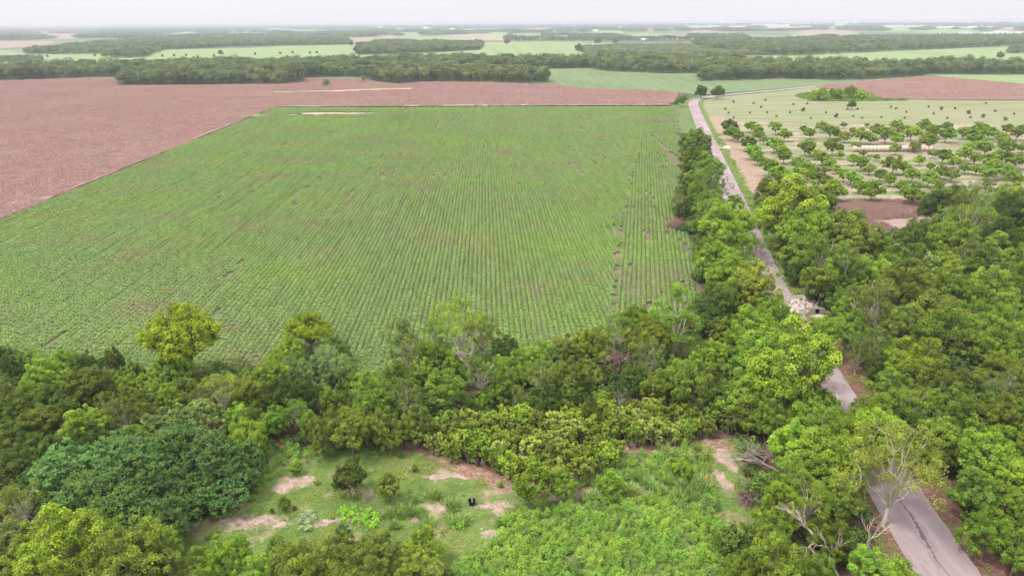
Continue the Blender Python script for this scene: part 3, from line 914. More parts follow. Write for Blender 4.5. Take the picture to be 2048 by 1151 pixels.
def scls(P, n, lo=.85, hi=1.15, s=25):
    v = vnoise(P, s, 21)
    k = (lo + (hi - lo) * v) * rng.uniform(.93, 1.07, n)
    Q = np.stack([(P - anc) @ np.array([DA[1], -DA[0]]), (P - anc) @ DA * .035], 1)
    st = (vnoise(Q, 1.3, 41) > .80) & (vnoise(P, 45, 43) > .46)
    st |= (vnoise(Q, 3.5, 47) > .86)
    kw = np.where(st, rng.uniform(.62, .85, n), 1.0)
    return np.stack([rng.uniform(.88, 1.1, n) * kw, np.full(n, 1.04), k * kw], 1)
instancer('crop_rows', PAp, ra + rng.integers(0, 2, len(PAp)) * math.pi, scls(PAp, len(PAp)), rng.integers(0, 6, len(PAp)), CS, 'rows of leafy green crop filling the large middle field', 'crop', .05)
sb = scls(PBp, len(PBp)); thinB = np.where(vnoise(PBp, 12, 5) > .55, .75, .95); sb[:, 0] *= thinB; sb[:, 2] *= thinB
instancer('headland_crop_rows', PBp, rb + rng.integers(0, 2, len(PBp)) * math.pi, sb, rng.integers(0, 6, len(PBp)), CS, 'sparser crop rows along the roadside edge of the green field', 'crop', .05)
# bushier cross-sown margin along the near hedge
MARG = poly([(-80, 700), (150, 705), (420, 718), (640, 715), (800, 690), (1120, 688), (1240, 660), (1250, 702), (1000, 738), (700, 768), (300, 752), (-80, 738)])
Pm = scatter(MARG, 1.0, rng)
instancer('crop_margin', Pm, rng.uniform(0, 6.28, len(Pm)), np.stack([rng.uniform(.8, 1.2, len(Pm)), rng.uniform(.22, .4, len(Pm)), rng.uniform(.8, 1.15, len(Pm))], 1), rng.integers(0, 6, len(Pm)), CS, 'uneven leafy green margin between crop rows and the hedgerow', 'crop', .05)

# ---- ripe brown crop
M_STALK = foliage('ripe_stalks', (0.375, 0.240, 0.232), patch=[(0.02, .45, .62, (0.39, 0.265, 0.252)), (0.12, .56, .7, (0.31, 0.198, 0.19))], rnd=.04, trans=.1)
def stalk_patch(seed, W_=5.0, n=480):
    r = np.random.default_rng(seed)
    c = np.stack([r.uniform(-W_ / 2, W_ / 2, n), r.uniform(-W_ / 2, W_ / 2, n), r.uniform(.08, .30, n)], 1)
    nn = np.stack([r.normal(size=n), r.normal(size=n), r.uniform(0, .9, n)], 1)
    ax = np.stack([r.normal(size=n) * .35, r.normal(size=n) * .35, np.ones(n)], 1)
    V, F = leaves(c, nn, r.uniform(.2, .38, n), .5, r, ax)
    return qmesh('stalk_patch', V, F, M_STALK, .35 + .3 * r.random(n))
SP_ = hidden_collection('stalk_patches', [stalk_patch(i + 50) for i in range(5)])
Pb = scatter(BROWN, 5.0, rng, .15)
Pb = Pb[Pb[:, 1] < 950]
for tp in ([(500, 185.6), (640, 183), (700, 181), (760, 178.5), (822, 177.5), (822, 180), (720, 182.5), (700, 184), (560, 186.4)],): Pb = Pb[~inside(Pb, poly(tp))]
print('brown patches', len(Pb))
instancer('ripe_crop', Pb, rng.integers(0, 4, len(Pb)) * math.pi / 2, np.tile([1.03, 1.03, 1.0], (len(Pb), 1)) * rng.uniform(.9, 1.1, (len(Pb), 1)), rng.integers(0, 5, len(Pb)), SP_, 'ripe red-brown crop standing on the left and behind the green field', 'crop', .55)
Pw = scatter(WEEDB, 2.2, rng, .3)
instancer('brown_weeds', Pw, rng.uniform(0, 6.28, len(Pw)), np.tile([.55, .55, 2.6], (len(Pw), 1)), rng.integers(0, 5, len(Pw)), SP_, 'tall dry red-brown weeds between orchard and woods', 'weeds', .0)
Pw = scatter(RIGHTB, 6, rng, .2)
instancer('brown_crop', Pw, rng.uniform(0, 6.28, len(Pw)), np.tile([1.2, 1.2, 1.0], (len(Pw), 1)), rng.integers(0, 5, len(Pw)), SP_, 'low red-brown crop in the field right of the far bend', 'crop', .45)

# ---- far woods: canopy of small trees
M_FARL = foliage('far_leaves', (0.085, 0.132, 0.050), patch=[(0.02, .45, .6, (0.125, 0.165, 0.055)), (0.09, .52, .64, (0.060, 0.098, 0.045))], rnd=.38, trans=.15)
M_FARS = foliage('far_scrub', (0.14, 0.18, 0.085), patch=[(0.02, .45, .6, (0.16, 0.18, 0.09))], rnd=.25, trans=.15)
def far_tree(seed, mat, Rr=4.6, H=10.5, n=900, leaf=.62):
    r = np.random.default_rng(seed)
    lob = lobes_dome(8, Rr, H * .38, H * .58, r, .46, .62, False)
    idx = r.integers(0, len(lob), n)
    dv = unit(r.normal(size=(n, 3)) + np.array([0, 0, .3]))
    c = np.array([lob[i][0] for i in idx]) + dv * np.array([[lob[i][1], lob[i][1], lob[i][2]] for i in idx]) * r.uniform(.8, 1.04, (n, 1))
    low = r.random(n) < .10
    c[low, 2] = r.uniform(.3, H * .4, low.sum()); 
    nn = dv + np.array([0, 0, .4]) + r.normal(size=(n, 3)) * .25
    V, F = leaves(c, nn, leaf * r.uniform(.6, 1.3, n), .9, r)
    return qmesh('far_tree', V, F, mat, .2 + .35 * r.random(len(lob))[idx] + .3 * r.random(n))
FT = hidden_collection('far_trees', [far_tree(i + 70, M_FARL) for i in range(7)])
FSC = hidden_collection('far_scrubs', [far_tree(i + 90, M_FARS, 3.6, 5.0, 420, .6) for i in range(4)])
def clump(seed):
    r = np.random.default_rng(seed)
    n = 420
    c = np.stack([r.normal(size=n) * 15, r.normal(size=n) * 11, np.zeros(n)], 1)
    c[:, 2] = (10.5 + 2.2 * np.sin(c[:, 0] * .45 + seed) + 1.6 * np.sin(c[:, 1] * .6)) * r.uniform(.25, 1.0, n) ** .6
    nn = np.array([0, 0, .8]) + r.normal(size=(n, 3)) * .6
    V, F = leaves(c, nn, r.uniform(2.2, 4.8, n), .8, r)
    return qmesh('far_clump', V, F, M_FARL, r.random(n))
FC = hidden_collection('far_clumps', [clump(i + 120) for i in range(5)])

SLIV = []      # openings in the far woods: fields, and the ground before the town's buildings
r_ = random.Random(12)
for k in range(64):
    x = r_.uniform(0, 2048); y = r_.choice([55, 57, 59, 61, 64, 67, 71, 75]) + r_.uniform(-1, 1) - (x - 1024) * .0066
    v_ = y - 47 + (x - 1024) * .0066; w = r_.uniform(40, 150); hh = v_ * r_.uniform(.05, .13) + .3; lo = v_ * .2
    SLIV.append(([(x, y), (x + w * .4, y - hh), (x + w, y - hh * .8), (x + w * .95, y + lo), (x + w * .3, y + lo)], k))
TOWN = [(1385, 55, 18, 3), (1402, 56, 16, 3), (1430, 55.5, 22, 3.2), (1445, 49.5, 8, 5), (1462, 50, 18, 2.5), (1475, 56, 30, 3.5), (1505, 52, 14, 2.6), (1535, 52.5, 32, 3.2), (1540, 55.5, 16, 2.6), (1564, 54.5, 22, 3.6), (1575, 49.8, 24, 4.2), (1605, 50.2, 24, 2.6), (1616, 56, 22, 3), (1640, 50.5, 24, 2.6),
        (1683, 51, 22, 5.5), (1665, 57, 20, 2.6), (1712, 48.5, 12, 2.4), (1785, 54.5, 34, 2.6), (1830, 55, 30, 2.6), (1878, 57, 22, 2.8), (1901, 57, 9, 2.6), (1925, 57, 18, 2.4), (1945, 57, 14, 2.6), (1876, 68, 7, 3.4), (1930, 68, 22, 2.4), (1956, 68, 10, 2.2), (1980, 69, 24, 3), (2003, 68.5, 22, 4.5), (2036, 67.5, 26, 3.4),
        (1965, 55, 12, 3), (1982, 57, 18, 3), (2020, 58.5, 28, 2.6), (1938, 47, 10, 2.2), (1985, 48, 9, 2), (760, 57, 9, 2.4), (800, 60, 10, 2.4), (850, 58, 9, 2.2), (905, 61, 9, 2.4), (1110, 65, 12, 2.4), (1150, 62, 11, 2.4), (1190, 63, 10, 2.2), (1240, 57, 12, 2.4), (1300, 60, 14, 2.4), (1345, 60, 12, 2.4), (300, 66, 9, 2.0), (560, 66, 9, 2.2)]
OPEN = [poly(q) for q, k in SLIV]
for x, y, w, hp in TOWN:
    v_ = y - 47 + (x - 1024) * .0066
    OPEN.append(poly([(x - w * .7 - 2, y - .3), (x + w * .7 + 2, y - .3), (x + w * .7 + 2, y + v_ * .24 + .4), (x - w * .7 - 2, y + v_ * .24 + .4)]))

def wood(name, px, spacing, coll, nv, label, smin=.65, smax=1.4, dens=None, pl=None):
    P = scatter(poly(px) if pl is None else pl, spacing, rng)
    if spacing > 12:
        for q in OPEN: P = P[~inside(P, q)]
    if dens is not None: P = P[vnoise(P, dens[0], dens[1]) > dens[2]]
    n = len(P)
    s = rng.uniform(smin, smax, n) * (0.8 + .4 * vnoise(P, spacing * 5, 3))
    sc = np.stack([s * rng.uniform(.8, 1.08, n), s * rng.uniform(.8, 1.08, n), s], 1)
    print(name, n)
    return instancer(name, P, rng.uniform(0, 6.28, n), sc, rng.integers(0, nv, n), coll, label, 'woodland')
wood('woodland', [(-400, 166), (0, 161), (45, 160.5), (130, 156.5), (270, 153), (400, 150), (640, 151), (620, 138), (400, 137), (240, 141), (0, 145), (-400, 150)], 6.4, FT, 7, 'dark band of trees behind the brown field at far left')
wood('woodland', [(233, 171), (400, 170.5), (560, 169.5), (604, 165.5), (612, 152), (600, 134), (450, 134), (330, 140), (270, 150)], 6.0, FT, 7, 'dense block of trees jutting into the brown field')
wood('woodland', [(606, 155), (700, 154), (735, 157), (735, 140), (960, 140), (1185, 136), (1192, 141), (1240, 144), (1330, 147), (1420, 146), (1480, 140), (1440, 124), (1200, 120), (1185, 127), (960, 128), (700, 130), (606, 134)], 6.4, FT, 7, 'long winding tree belt beyond the brown field at centre')
wood('woodland', [(735, 159), (775, 167), (800, 169), (870, 163), (990, 165), (1090, 166), (1104, 161), (1040, 150), (930, 148), (880, 142), (735, 142)], 6.0, FT, 7, 'near lobe of trees at the top edge of the brown field')
wood('woodland', [(1395, 163), (1500, 160), (1560, 157.5), (1660, 160), (1720, 160), (1845, 152.5), (1850, 146), (1800, 140), (1700, 137), (1560, 137), (1440, 134), (1400, 145)], 6.2, FT, 7, 'tree belt beyond the far bend of the road')
wood('woodland', [(1845, 148), (2048, 149), (2500, 152), (2500, 142), (2048, 138), (1850, 138)], 6.4, FT, 7, 'dark tree belt at the far right behind the brown field')
wood('woodland', [(50, 109), (150, 109.5), (225, 108), (260, 106), (200, 117), (290, 116), (330, 100), (500, 93), (705, 90), (688, 76), (560, 73), (430, 78), (250, 84), (130, 96), (60, 103)], 9, FT, 7, 'wood on the left beyond the bright meadow', .7, 1.3, (45, 8, .22))
wood('woodland', [(712, 110), (800, 109.5), (962, 100), (966, 91), (880, 88), (760, 87), (716, 100)], 7.5, FT, 7, 'oval wood in the bright meadow at centre', .8, 1.3)
wood('scrub', [(1150, 98), (1190, 119), (1440, 122), (1460, 111), (1560, 112), (1560, 95), (1400, 92), (1250, 90)], 9, FSC, 4, 'pale scrub beyond the centre tree belt', .8, 1.5, (60, 8, .25))
wood('woodland', [(1460, 107), (1560, 112), (1700, 107.5), (2048, 90.5), (2500, 82), (2500, 72), (2048, 75), (1700, 78), (1500, 84), (1380, 88), (1400, 98)], 11, FT, 7, 'large wood on the right beyond the bright meadow', .9, 1.3)
wood('woodland', [(2012, 108), (2120, 107), (2120, 98), (2020, 100)], 7, FT, 7, 'trees in the bright meadow at the right edge', .6, .9)
wood('scrub', [(1000, 83), (1100, 83), (1300, 82), (1380, 82), (1500, 79), (1480, 70), (1300, 71), (1020, 70)], 15, FT, 7, 'open tree cover among far fields at centre right', .8, 1.2, (110, 8, .35))
wood('woodland', [(0, 126), (86, 123.5), (85, 118), (0, 118), (-100, 120)], 6, FT, 7, 'small dark wood in the bright meadow at the left edge', .5, .75)
for k, (q, dn) in enumerate([([(-300, 82), (700, 76), (1020, 66), (1500, 63), (2400, 62), (2400, 58), (1500, 59), (1000, 60), (700, 62), (-300, 68)], .50),
                             ([(-300, 68), (700, 62), (1500, 59), (2400, 57), (2400, 52), (1500, 54.5), (700, 57), (-300, 60)], .45),
                             ([(-300, 60), (1000, 55.5), (2400, 51), (2400, 46.5), (1500, 50), (1000, 51.5), (0, 56)], .38)]):
    wood('woodland', q, [22, 30, 46][k], FC, 5, ['scattered woods in the middle distance below the town', 'hazy blue-green woods around the town', 'hazy woods along the horizon'][k], *[(.8, 1.1), (.9, 1.3), (1.2, 1.7)][k], (110 + 110 * k, 30 + k, dn))
for q, k in SLIV: sheet('far_field', poly(q), .5 + .02 * (k % 9), r_.choice([M_TAN, M_BRIGHT, M_BRIGHT, M_PINK]))
# lone trees in the far fields
for k, (x, y, w, lab) in enumerate([(441, 105, 12, 'lone dark tree in the left bright meadow'), (657, 118, 16, 'tall tree above the left end of the centre tree belt'), (680, 121, 12, 'round tree right of the tall tree in far meadow'),
        (963, 86, 12, 'tree at the right tip of the oval wood'), (1014, 83, 14, 'lone tree beside the tan field'), (1196, 82, 14, 'dark tree left of the white barn'), (1230, 82, 14, 'dark tree just right of its twin, left of white barn'), (1158, 96, 20, 'round tree at the left end of the pale scrub'),
        (703, 88, 9, 'left one of two small trees by the left wood'), (715, 88, 9, 'right one of two small trees by the left wood'), (1720, 127, 22, 'tall crown rising above the right tree belt'), (2000, 110, 16, 'bushy tree in the right bright meadow'),
        (1995, 86, 14, 'hazy tree beyond the right meadow')]):
    p, wid, h = solve(x, y, w, 1.0)
    tree_at(p, wid, h, 'broad', 'D', lab, 'lone trees in the far fields')
for k, (x, y) in enumerate([(325, 111), (348, 110), (372, 110), (395, 112), (428, 111), (60, 113), (95, 112), (190, 110), (250, 110), (620, 105), (633, 104), (510, 107), (560, 106), (585, 104)]):
    p, wid, h = solve(x, y, 5, 1.0)
    tree_at(p, wid, h, 'bush', 'D', f'tiny dark shrub in the left bright meadow, {ORD[k]} in list from left' if False else 'tiny dark shrub dotting the left bright meadow', 'tiny shrubs in the left meadow')
# ================================================================== HAZE
bm = bmesh.new()
bmesh.ops.create_cube(bm, size=1.0)
bmesh.ops.scale(bm, vec=(170000, 170000, 54), verts=bm.verts)
bmesh.ops.translate(bm, vec=(0, 0, 26), verts=bm.verts)
me = bpy.data.meshes.new('haze'); bm.to_mesh(me); bm.free()
m = bpy.data.materials.new('haze_air'); m.use_nodes = True
n = m.node_tree.nodes
for x in list(n): n.remove(x)
out = n.new('ShaderNodeOutputMaterial'); pv = n.new('ShaderNodeVolumePrincipled')
pv.inputs['Color'].default_value = (0.57, 0.60, 0.70, 1); pv.inputs['Density'].default_value = 1.6e-4
pv.inputs['Anisotropy'].default_value = 0.0
m.node_tree.links.new(pv.outputs[0], out.inputs['Volume'])
me.materials.append(m)
o = bpy.data.objects.new('haze', me); C.objects.link(o); o['kind'] = 'stuff'; tag(o, 'pale haze lying over the far fields', 'haze')

# ================================================================== TREES
b, dn, ai, fe, bu, ta, rd = 'broad', 'dense', 'airy', 'feathery', 'bush', 'tall', 'round'
zone('the hedgerow left end', 'trees of the hedgerow below the crop', [
    (8, 716, 52, b, 'D'), (36, 737, 66, b, 'D'), (64, 722, 72, b, 'B'), (96, 750, 84, b, 'B'), (137, 724, 64, b, 'B'), (167, 732, 54, b, 'D'), (198, 726, 32, bu, 'D'),
    (228, 720, 36, dn, 'O'), (240, 745, 36, bu, 'G'), (270, 750, 40, b, 'G'), (20, 778, 74, fe, 'S'), (62, 790, 60, b, 'G'), (168, 777, 106, dn, 'O'), (108, 798, 76, dn, 'D'), (232, 778, 64, b, 'O'),
    (300, 768, 60, b, 'Y'), (268, 782, 70, b, 'G'), (310, 785, 60, b, 'G'), (335, 765, 56, b, 'G'), (346, 738, 84, b, 'G'), (24, 822, 84, dn, 'D'), (80, 850, 92, dn, 'O'), (132, 832, 66, b, 'D'), (172, 850, 96, b, 'Y'),
    (28, 880, 92, b, 'D'), (88, 902, 84, dn, 'D'), (30, 930, 90, dn, 'D'), (178, 884, 76, b, 'D'), (248, 832, 92, b, 'O'), (284, 812, 72, b, 'O'), (214, 812, 70, b, 'G'), (268, 884, 84, b, 'G'), (338, 798, 66, b, 'B'), (372, 782, 60, b, 'O'), (404, 792, 66, b, 'O'),
    (440, 788, 110, b, 'R'), (498, 784, 78, b, 'R'), (474, 836, 66, b, 'B'), (490, 884, 94, b, 'Y'), (420, 762, 44, bu, 'G'), (455, 764, 50, bu, 'G'), (482, 760, 44, bu, 'B'), (504, 842, 60, b, 'G'), (300, 838, 60, b, 'O')], 5.0, 5, 'at')
zone('the big left mound', 'feathery trees of the left mound', [
    (150, 930, 150, fe, 'T'), (214, 918, 150, fe, 'T'), (262, 948, 170, fe, 'T'), (318, 985, 160, fe, 'T'), (120, 978, 130, fe, 'T'), (200, 985, 170, fe, 'T'), (250, 1030, 180, fe, 'T'), (330, 1038, 130, fe, 'T'), (150, 1022, 130, fe, 'T'), (80, 962, 80, fe, 'T'),
    (330, 858, 130, fe, 'S'), (392, 850, 140, fe, 'S'), (350, 892, 120, fe, 'T'), (330, 915, 100, fe, 'T'), (432, 920, 150, fe, 'T'), (470, 952, 110, fe, 'T'), (400, 965, 130, fe, 'T'), (440, 985, 110, fe, 'T'), (370, 1000, 110, fe, 'T'), (300, 1060, 110, fe, 'T')], 0, 4)
zone('the bottom left corner', 'trees along the bottom left edge', [
    (125, 1092, 170, b, 'Y'), (66, 1118, 120, b, 'R'), (208, 1088, 120, b, 'Y'), (262, 1112, 170, b, 'R'), (318, 1092, 84, b, 'B'), (42, 1010, 104, ai, 'R'), (16, 1078, 96, b, 'S'), (104, 1040, 70, ai, 'O'), (20, 1130, 90, b, 'D'), (160, 1140, 110, b, 'R'), (90, 1165, 120, b, 'G'),
    (230, 1160, 120, b, 'R'), (300, 1150, 90, b, 'O'), (340, 1125, 60, ai, 'O'),
    (400, 1129, 77, b, 'G'), (458, 1116, 103, b, 'B'), (512, 1152, 103, b, 'B'), (428, 1172, 86, b, 'B'), (600, 1136, 129, b, 'R'), (556, 1114, 68, b, 'B'), (682, 1120, 120, b, 'O'), (640, 1164, 103, b, 'R'), (762, 1108, 111, b, 'O'), (846, 1094, 82, b, 'Y'), (832, 1148, 103, b, 'R'), (724, 1166, 129, b, 'O'), (560, 1174, 94, b, 'B'), (800, 1189, 86, b, 'G'), (900, 1154, 51, bu, 'D'), (930, 1174, 51, bu, 'S'), (480, 1194, 86, b, 'G')], 4.6, 4)
zone('the hedgerow centre', 'trees of the hedgerow below the crop', [
    (617, 662, 92, rd, 'V', 'yellow-green knobbly tree rising above the hedgerow, right of the big round tree'), (580, 698, 54, dn, 'Y'), (552, 722, 44, b, 'Y'), (672, 700, 56, b, 'G'), (584, 740, 70, fe, 'S'), (662, 728, 96, ai, 'S', 'grey-green tree with a bare pale trunk in the hedgerow'), (632, 748, 76, b, 'S'), (694, 752, 64, fe, 'S'),
    (546, 758, 90, b, 'G'), (528, 790, 60, b, 'R'), (562, 800, 84, b, 'D'), (552, 842, 64, b, 'B'), (590, 826, 72, b, 'B'), (620, 850, 52, b, 'G'), (667, 800, 54, b, 'G'), (610, 790, 60, b, 'D'), (720, 772, 60, b, 'G'),
    (807, 690, 80, ta, 'O', 'tall narrow olive tree with a pale leaning trunk'), (925, 655, 128, ai, 'Y', 'tallest hedgerow tree, tangled pale limbs showing through its crown'), (868, 662, 62, ai, 'B'), (960, 672, 84, ai, 'R'), (872, 712, 74, b, 'G'), (845, 745, 66, b, 'G'), (795, 766, 84, b, 'G'), (742, 776, 80, b, 'G'),
    (750, 808, 104, b, 'G'), (812, 802, 96, b, 'G'), (887, 776, 90, b, 'G'), (962, 752, 92, b, 'G'), (920, 728, 70, b, 'G'), (1000, 742, 64, b, 'B'), (1012, 702, 64, dn, 'D'), (962, 800, 46, bu, 'B'), (925, 812, 70, b, 'D'), (676, 842, 70, b, 'O'), (702, 858, 92, b, 'R'), (738, 838, 96, b, 'G'), (834, 848, 76, b, 'O'), (640, 872, 60, b, 'O'), (775, 862, 70, b, 'O')], 5.0, 5, 'at')
zone('the hedgerow right end', 'trees of the hedgerow below the crop', [
    (1036, 736, 72, b, 'G'), (1010, 772, 70, b, 'G'), (1080, 716, 84, b, 'G'), (1130, 706, 74, b, 'O'), (1182, 690, 86, b, 'Y'), (1080, 758, 84, b, 'G'), (1136, 754, 84, b, 'O'), (1170, 748, 66, b, 'R'), (1142, 788, 60, b, 'D'), (1040, 800, 60, b, 'D'), (1090, 800, 70, b, 'D'),
    (1233, 666, 76, b, 'G'), (1272, 648, 86, b, 'Y'), (1350, 640, 104, ta, 'B', 'bright green tall tree on a bare reddish trunk at the hedge corner'), (1300, 680, 100, b, 'R'), (1298, 722, 66, ta, 'S'), (1200, 795, 44, bu, 'G'), (1240, 790, 50, b, 'D'), (1265, 758, 60, b, 'D'), (1312, 770, 66, b, 'G'), (1376, 766, 106, b, 'G'),
    (1336, 742, 66, b, 'D'), (1425, 712, 84, b, 'B'), (1438, 752, 74, b, 'O'), (1384, 705, 50, b, 'G'), (1430, 618, 92, dn, 'D'), (1462, 664, 84, b, 'G'), (1400, 800, 70, b, 'D'), (1440, 792, 70, b, 'D'), (1500, 686, 104, b, 'B'), (1500, 788, 120, b, 'G'), (1180, 822, 40, b, 'D')], 5.0, 5, 'at')
zone('the roadside hedge', 'trees of the hedge left of the road', [
    (1391, 283, 60, dn, 'G', 'round tree at the far end of the roadside hedge'), (1394, 330, 76, b, 'G'), (1412, 350, 82, b, 'G'), (1425, 374, 82, b, 'G'), (1404, 386, 62, b, 'G'), (1357, 404, 40, b, 'R'), (1376, 418, 42, dn, 'D'), (1420, 402, 60, b, 'G'), (1418, 422, 74, b, 'B'), (1456, 416, 70, b, 'G'),
    (1450, 448, 112, b, 'Y'), (1408, 447, 54, b, 'B'), (1486, 450, 60, b, 'Y'), (1462, 482, 84, b, 'B'), (1420, 505, 62, b, 'B'), (1508, 492, 60, ai, 'B'), (1440, 524, 94, b, 'B'), (1470, 556, 112, b, 'Y'), (1506, 578, 110, b, 'R'), (1428, 610, 84, b, 'D'), (1535, 628, 84, b, 'B'), (1508, 652, 104, b, 'B'), (1398, 500, 30, bu, 'O'), (1402, 545, 34, bu, 'G'), (1480, 515, 60, b, 'G'), (1460, 598, 84, b, 'G')], 5.0, 5)
zone('the road bend wood', 'trees hanging over the near road', [
    (1572, 648, 70, b, 'B'), (1602, 662, 56, ai, 'S'), (1652, 668, 84, b, 'B'), (1584, 727, 186, b, 'Y', 'largest bright tree leaning over the road above the lower hedge'), (1535, 722, 150, b, 'B'), (1634, 734, 84, ai, 'Y'), (1560, 775, 110, b, 'G'), (1500, 828, 90, b, 'G'), (1606, 832, 96, b, 'B'), (1545, 838, 80, b, 'G'), (1640, 852, 92, b, 'B'), (1636, 800, 84, b, 'G'), (1664, 838, 56, b, 'B'),
    (1742, 836, 94, b, 'Y'), (1708, 876, 132, b, 'Y'), (1600, 890, 110, b, 'B'), (1646, 912, 130, b, 'Y'), (1755, 880, 130, b, 'Y'), (1574, 950, 96, b, 'B'), (1618, 950, 110, b, 'G'), (1556, 1010, 100, b, 'Y'), (1626, 1000, 100, ai, 'Y'), (1546, 1072, 84, b, 'G'),
    (1488, 1086, 110, bu, 'D'), (1550, 1128, 130, b, 'G'), (1680, 1010, 80, b, 'G'), (1660, 1075, 90, b, 'G'), (1744, 1140, 100, b, 'B'), (1800, 1145, 80, bu, 'B'), (1620, 1150, 100, b, 'G'), (1480, 1140, 80, b, 'G'),
    (1790, 940, 215, ai, 'L', 'pale spreading tree with bare whitish limbs leaning over the near road'), (1700, 955, 120, ai, 'Y'), (1500, 900, 60, bu, 'S')], 5.0, 5)
zone('the right roadside wood', 'trees of the wood right of the road', [
    (1696, 628, 66, b, 'B'), (1743, 628, 110, ai, 'O'), (1711, 656, 72, b, 'G'), (1812, 660, 100, b, 'O'), (1748, 696, 84, b, 'G'), (1716, 712, 62, b, 'G'), (1786, 712, 74, b, 'O'), (1760, 740, 70, b, 'D'), (1836, 722, 112, b, 'Y'), (1800, 744, 80, b, 'Y'), (1786, 790, 104, b, 'G'), (1836, 768, 104, b, 'R'),
    (1886, 780, 120, b, 'O'), (1824, 816, 110, b, 'G'), (1886, 822, 104, b, 'G'), (1924, 846, 94, b, 'G'), (1862, 862, 94, b, 'D'), (1824, 868, 84, b, 'D'), (1878, 880, 100, b, 'G'), (1790, 850, 60, b, 'D'), (1900, 905, 60, b, 'D')], 5.5, 4)
zone('the right wood', 'trees of the wood right of the road', [
    (1873, 640, 130, b, 'O'), (1886, 674, 140, b, 'G'), (1972, 640, 94, b, 'B'), (1962, 676, 112, b, 'G'), (2028, 640, 84, b, 'B'), (1998, 692, 104, b, 'G'), (1926, 730, 104, fe, 'S'), (1976, 720, 74, b, 'Y'), (1998, 746, 94, b, 'R'), (1948, 800, 104, b, 'G'), (1998, 786, 104, ai, 'S'), (1988, 832, 94, b, 'O'), (2032, 820, 84, b, 'G'),
    (1966, 920, 120, b, 'B'), (2014, 890, 94, b, 'B'), (2032, 960, 110, b, 'Y'), (1946, 976, 94, b, 'G'), (2014, 1008, 84, b, 'Y'), (1978, 1066, 94, b, 'B'), (2036, 1100, 84, b, 'G'), (1940, 880, 60, b, 'D'), (2050, 730, 90, b, 'G'), (2060, 1040, 80, b, 'G'), (1935, 690, 80, b, 'G'), (2075, 900, 110, b, 'G'), (2080, 800, 100, b, 'G')], 5.5, 4)
zone('the far right wood', 'trees of the wood right of the road', [
    (1545, 380, 64, dn, 'O'), (1592, 384, 44, b, 'D'), (1590, 412, 132, b, 'Y'), (1636, 420, 94, b, 'G'), (1560, 446, 84, b, 'G'), (1612, 462, 104, b, 'B'), (1696, 468, 116, dn, 'R', 'dark olive round tree left of the big brush pile'), (1566, 490, 54, b, 'O'), (1606, 508, 100, b, 'G'), (1690, 512, 64, b, 'R'), (1646, 522, 76, ta, 'G'), (1692, 534, 74, ta, 'G'),
    (1646, 560, 84, b, 'G'), (1692, 560, 78, b, 'G'), (1743, 550, 84, b, 'Y'), (1752, 512, 52, b, 'B'), (1791, 512, 44, ta, 'S'), (1774, 494, 62, b, 'G'), (1816, 494, 84, b, 'D'), (1832, 464, 64, b, 'D'), (1936, 452, 134, b, 'G'), (1890, 402, 84, dn, 'O'), (1974, 404, 100, ai, 'G'), (1936, 420, 84, b, 'G'), (2020, 392, 60, b, 'Y'), (2030, 430, 84, b, 'D'),
    (1872, 414, 74, b, 'D'), (1912, 486, 124, b, 'G'), (2000, 486, 104, b, 'D'), (1873, 506, 84, b, 'Y'), (1936, 514, 94, b, 'O'), (2000, 512, 104, b, 'G'), (2040, 490, 80, b, 'G'), (1812, 526, 92, b, 'G'), (1848, 542, 104, fe, 'S'), (1898, 546, 94, b, 'Y'), (1962, 542, 112, b, 'D'), (2024, 536, 84, b, 'G'),
    (1786, 582, 112, b, 'R'), (1848, 582, 112, b, 'O'), (1912, 586, 104, b, 'G'), (1974, 582, 112, b, 'G'), (2024, 584, 94, b, 'B'), (1748, 602, 104, b, 'O'), (1530, 405, 40, b, 'G'), (1680, 600, 60, b, 'G'), (2090, 440, 100, b, 'G'), (2090, 540, 110, b, 'G'), (2100, 640, 110, b, 'G'), (2080, 400, 80, b, 'O'), (1540, 425, 50, b, 'G'), (1590, 540, 44, b, 'D'), (1660, 585, 50, b, 'D')], 5.5, 7, 'in')

# named single trees
p, wid, h = solve(363, 692, 152, .98)
tree_at(Vector((G(390, 762).x, G(390, 762).y, 0)), wid, h * 1.12, rd, 'V', 'big round yellow-green tree standing alone at the edge of the crop')
for cx, cy, w, f, tn, lab in [(700, 950, 70, 'oval', 'D', 'dark green oval shrub, largest in the grassy clearing'), (778, 970, 52, 'oval', 'R', 'smaller oval shrub right of the dark one in the clearing'),
        (1062, 962, 78, 'oval', 'B', 'leafy shrub in front of the sapling thicket, left of a touching pair'), (1124, 965, 58, 'oval', 'G', 'leafy shrub in front of the sapling thicket, right of a touching pair'), (1218, 966, 52, 'oval', 'B', 'lone oval shrub at the edge of the bright weeds'),
        (567, 1005, 28, 'oval', 'G', 'tiny tree on a stalk near the left of the clearing'), (830, 935, 14, 'oval', 'G', 'small upright seedling in the middle of the grass'), (1083, 925, 1, 'oval', 'G', None), (544, 1020, 10, 'oval', 'D', 'thin dark seedling left of the tiny tree'), (590, 1015, 9, 'oval', 'D', 'thin dark seedling right of the tiny tree'),
        (685, 1058, 28, 'bush', 'T', 'blue-green low bush at the bottom of the clearing'), (1000, 968, 12, 'oval', 'B', 'small bright seedling near the thicket edge'), (590, 935, 26, 'oval', 'B', 'bright leafy shrub at the upper left of the clearing'), (1360, 935, 50, 'bush', 'B', 'bright weedy bush beside the bare path')]:
    if lab is None: continue
    p, wid, h = solve(cx, cy, w, RATIO[f])
    tree_at(p, wid, h, f, tn, lab)
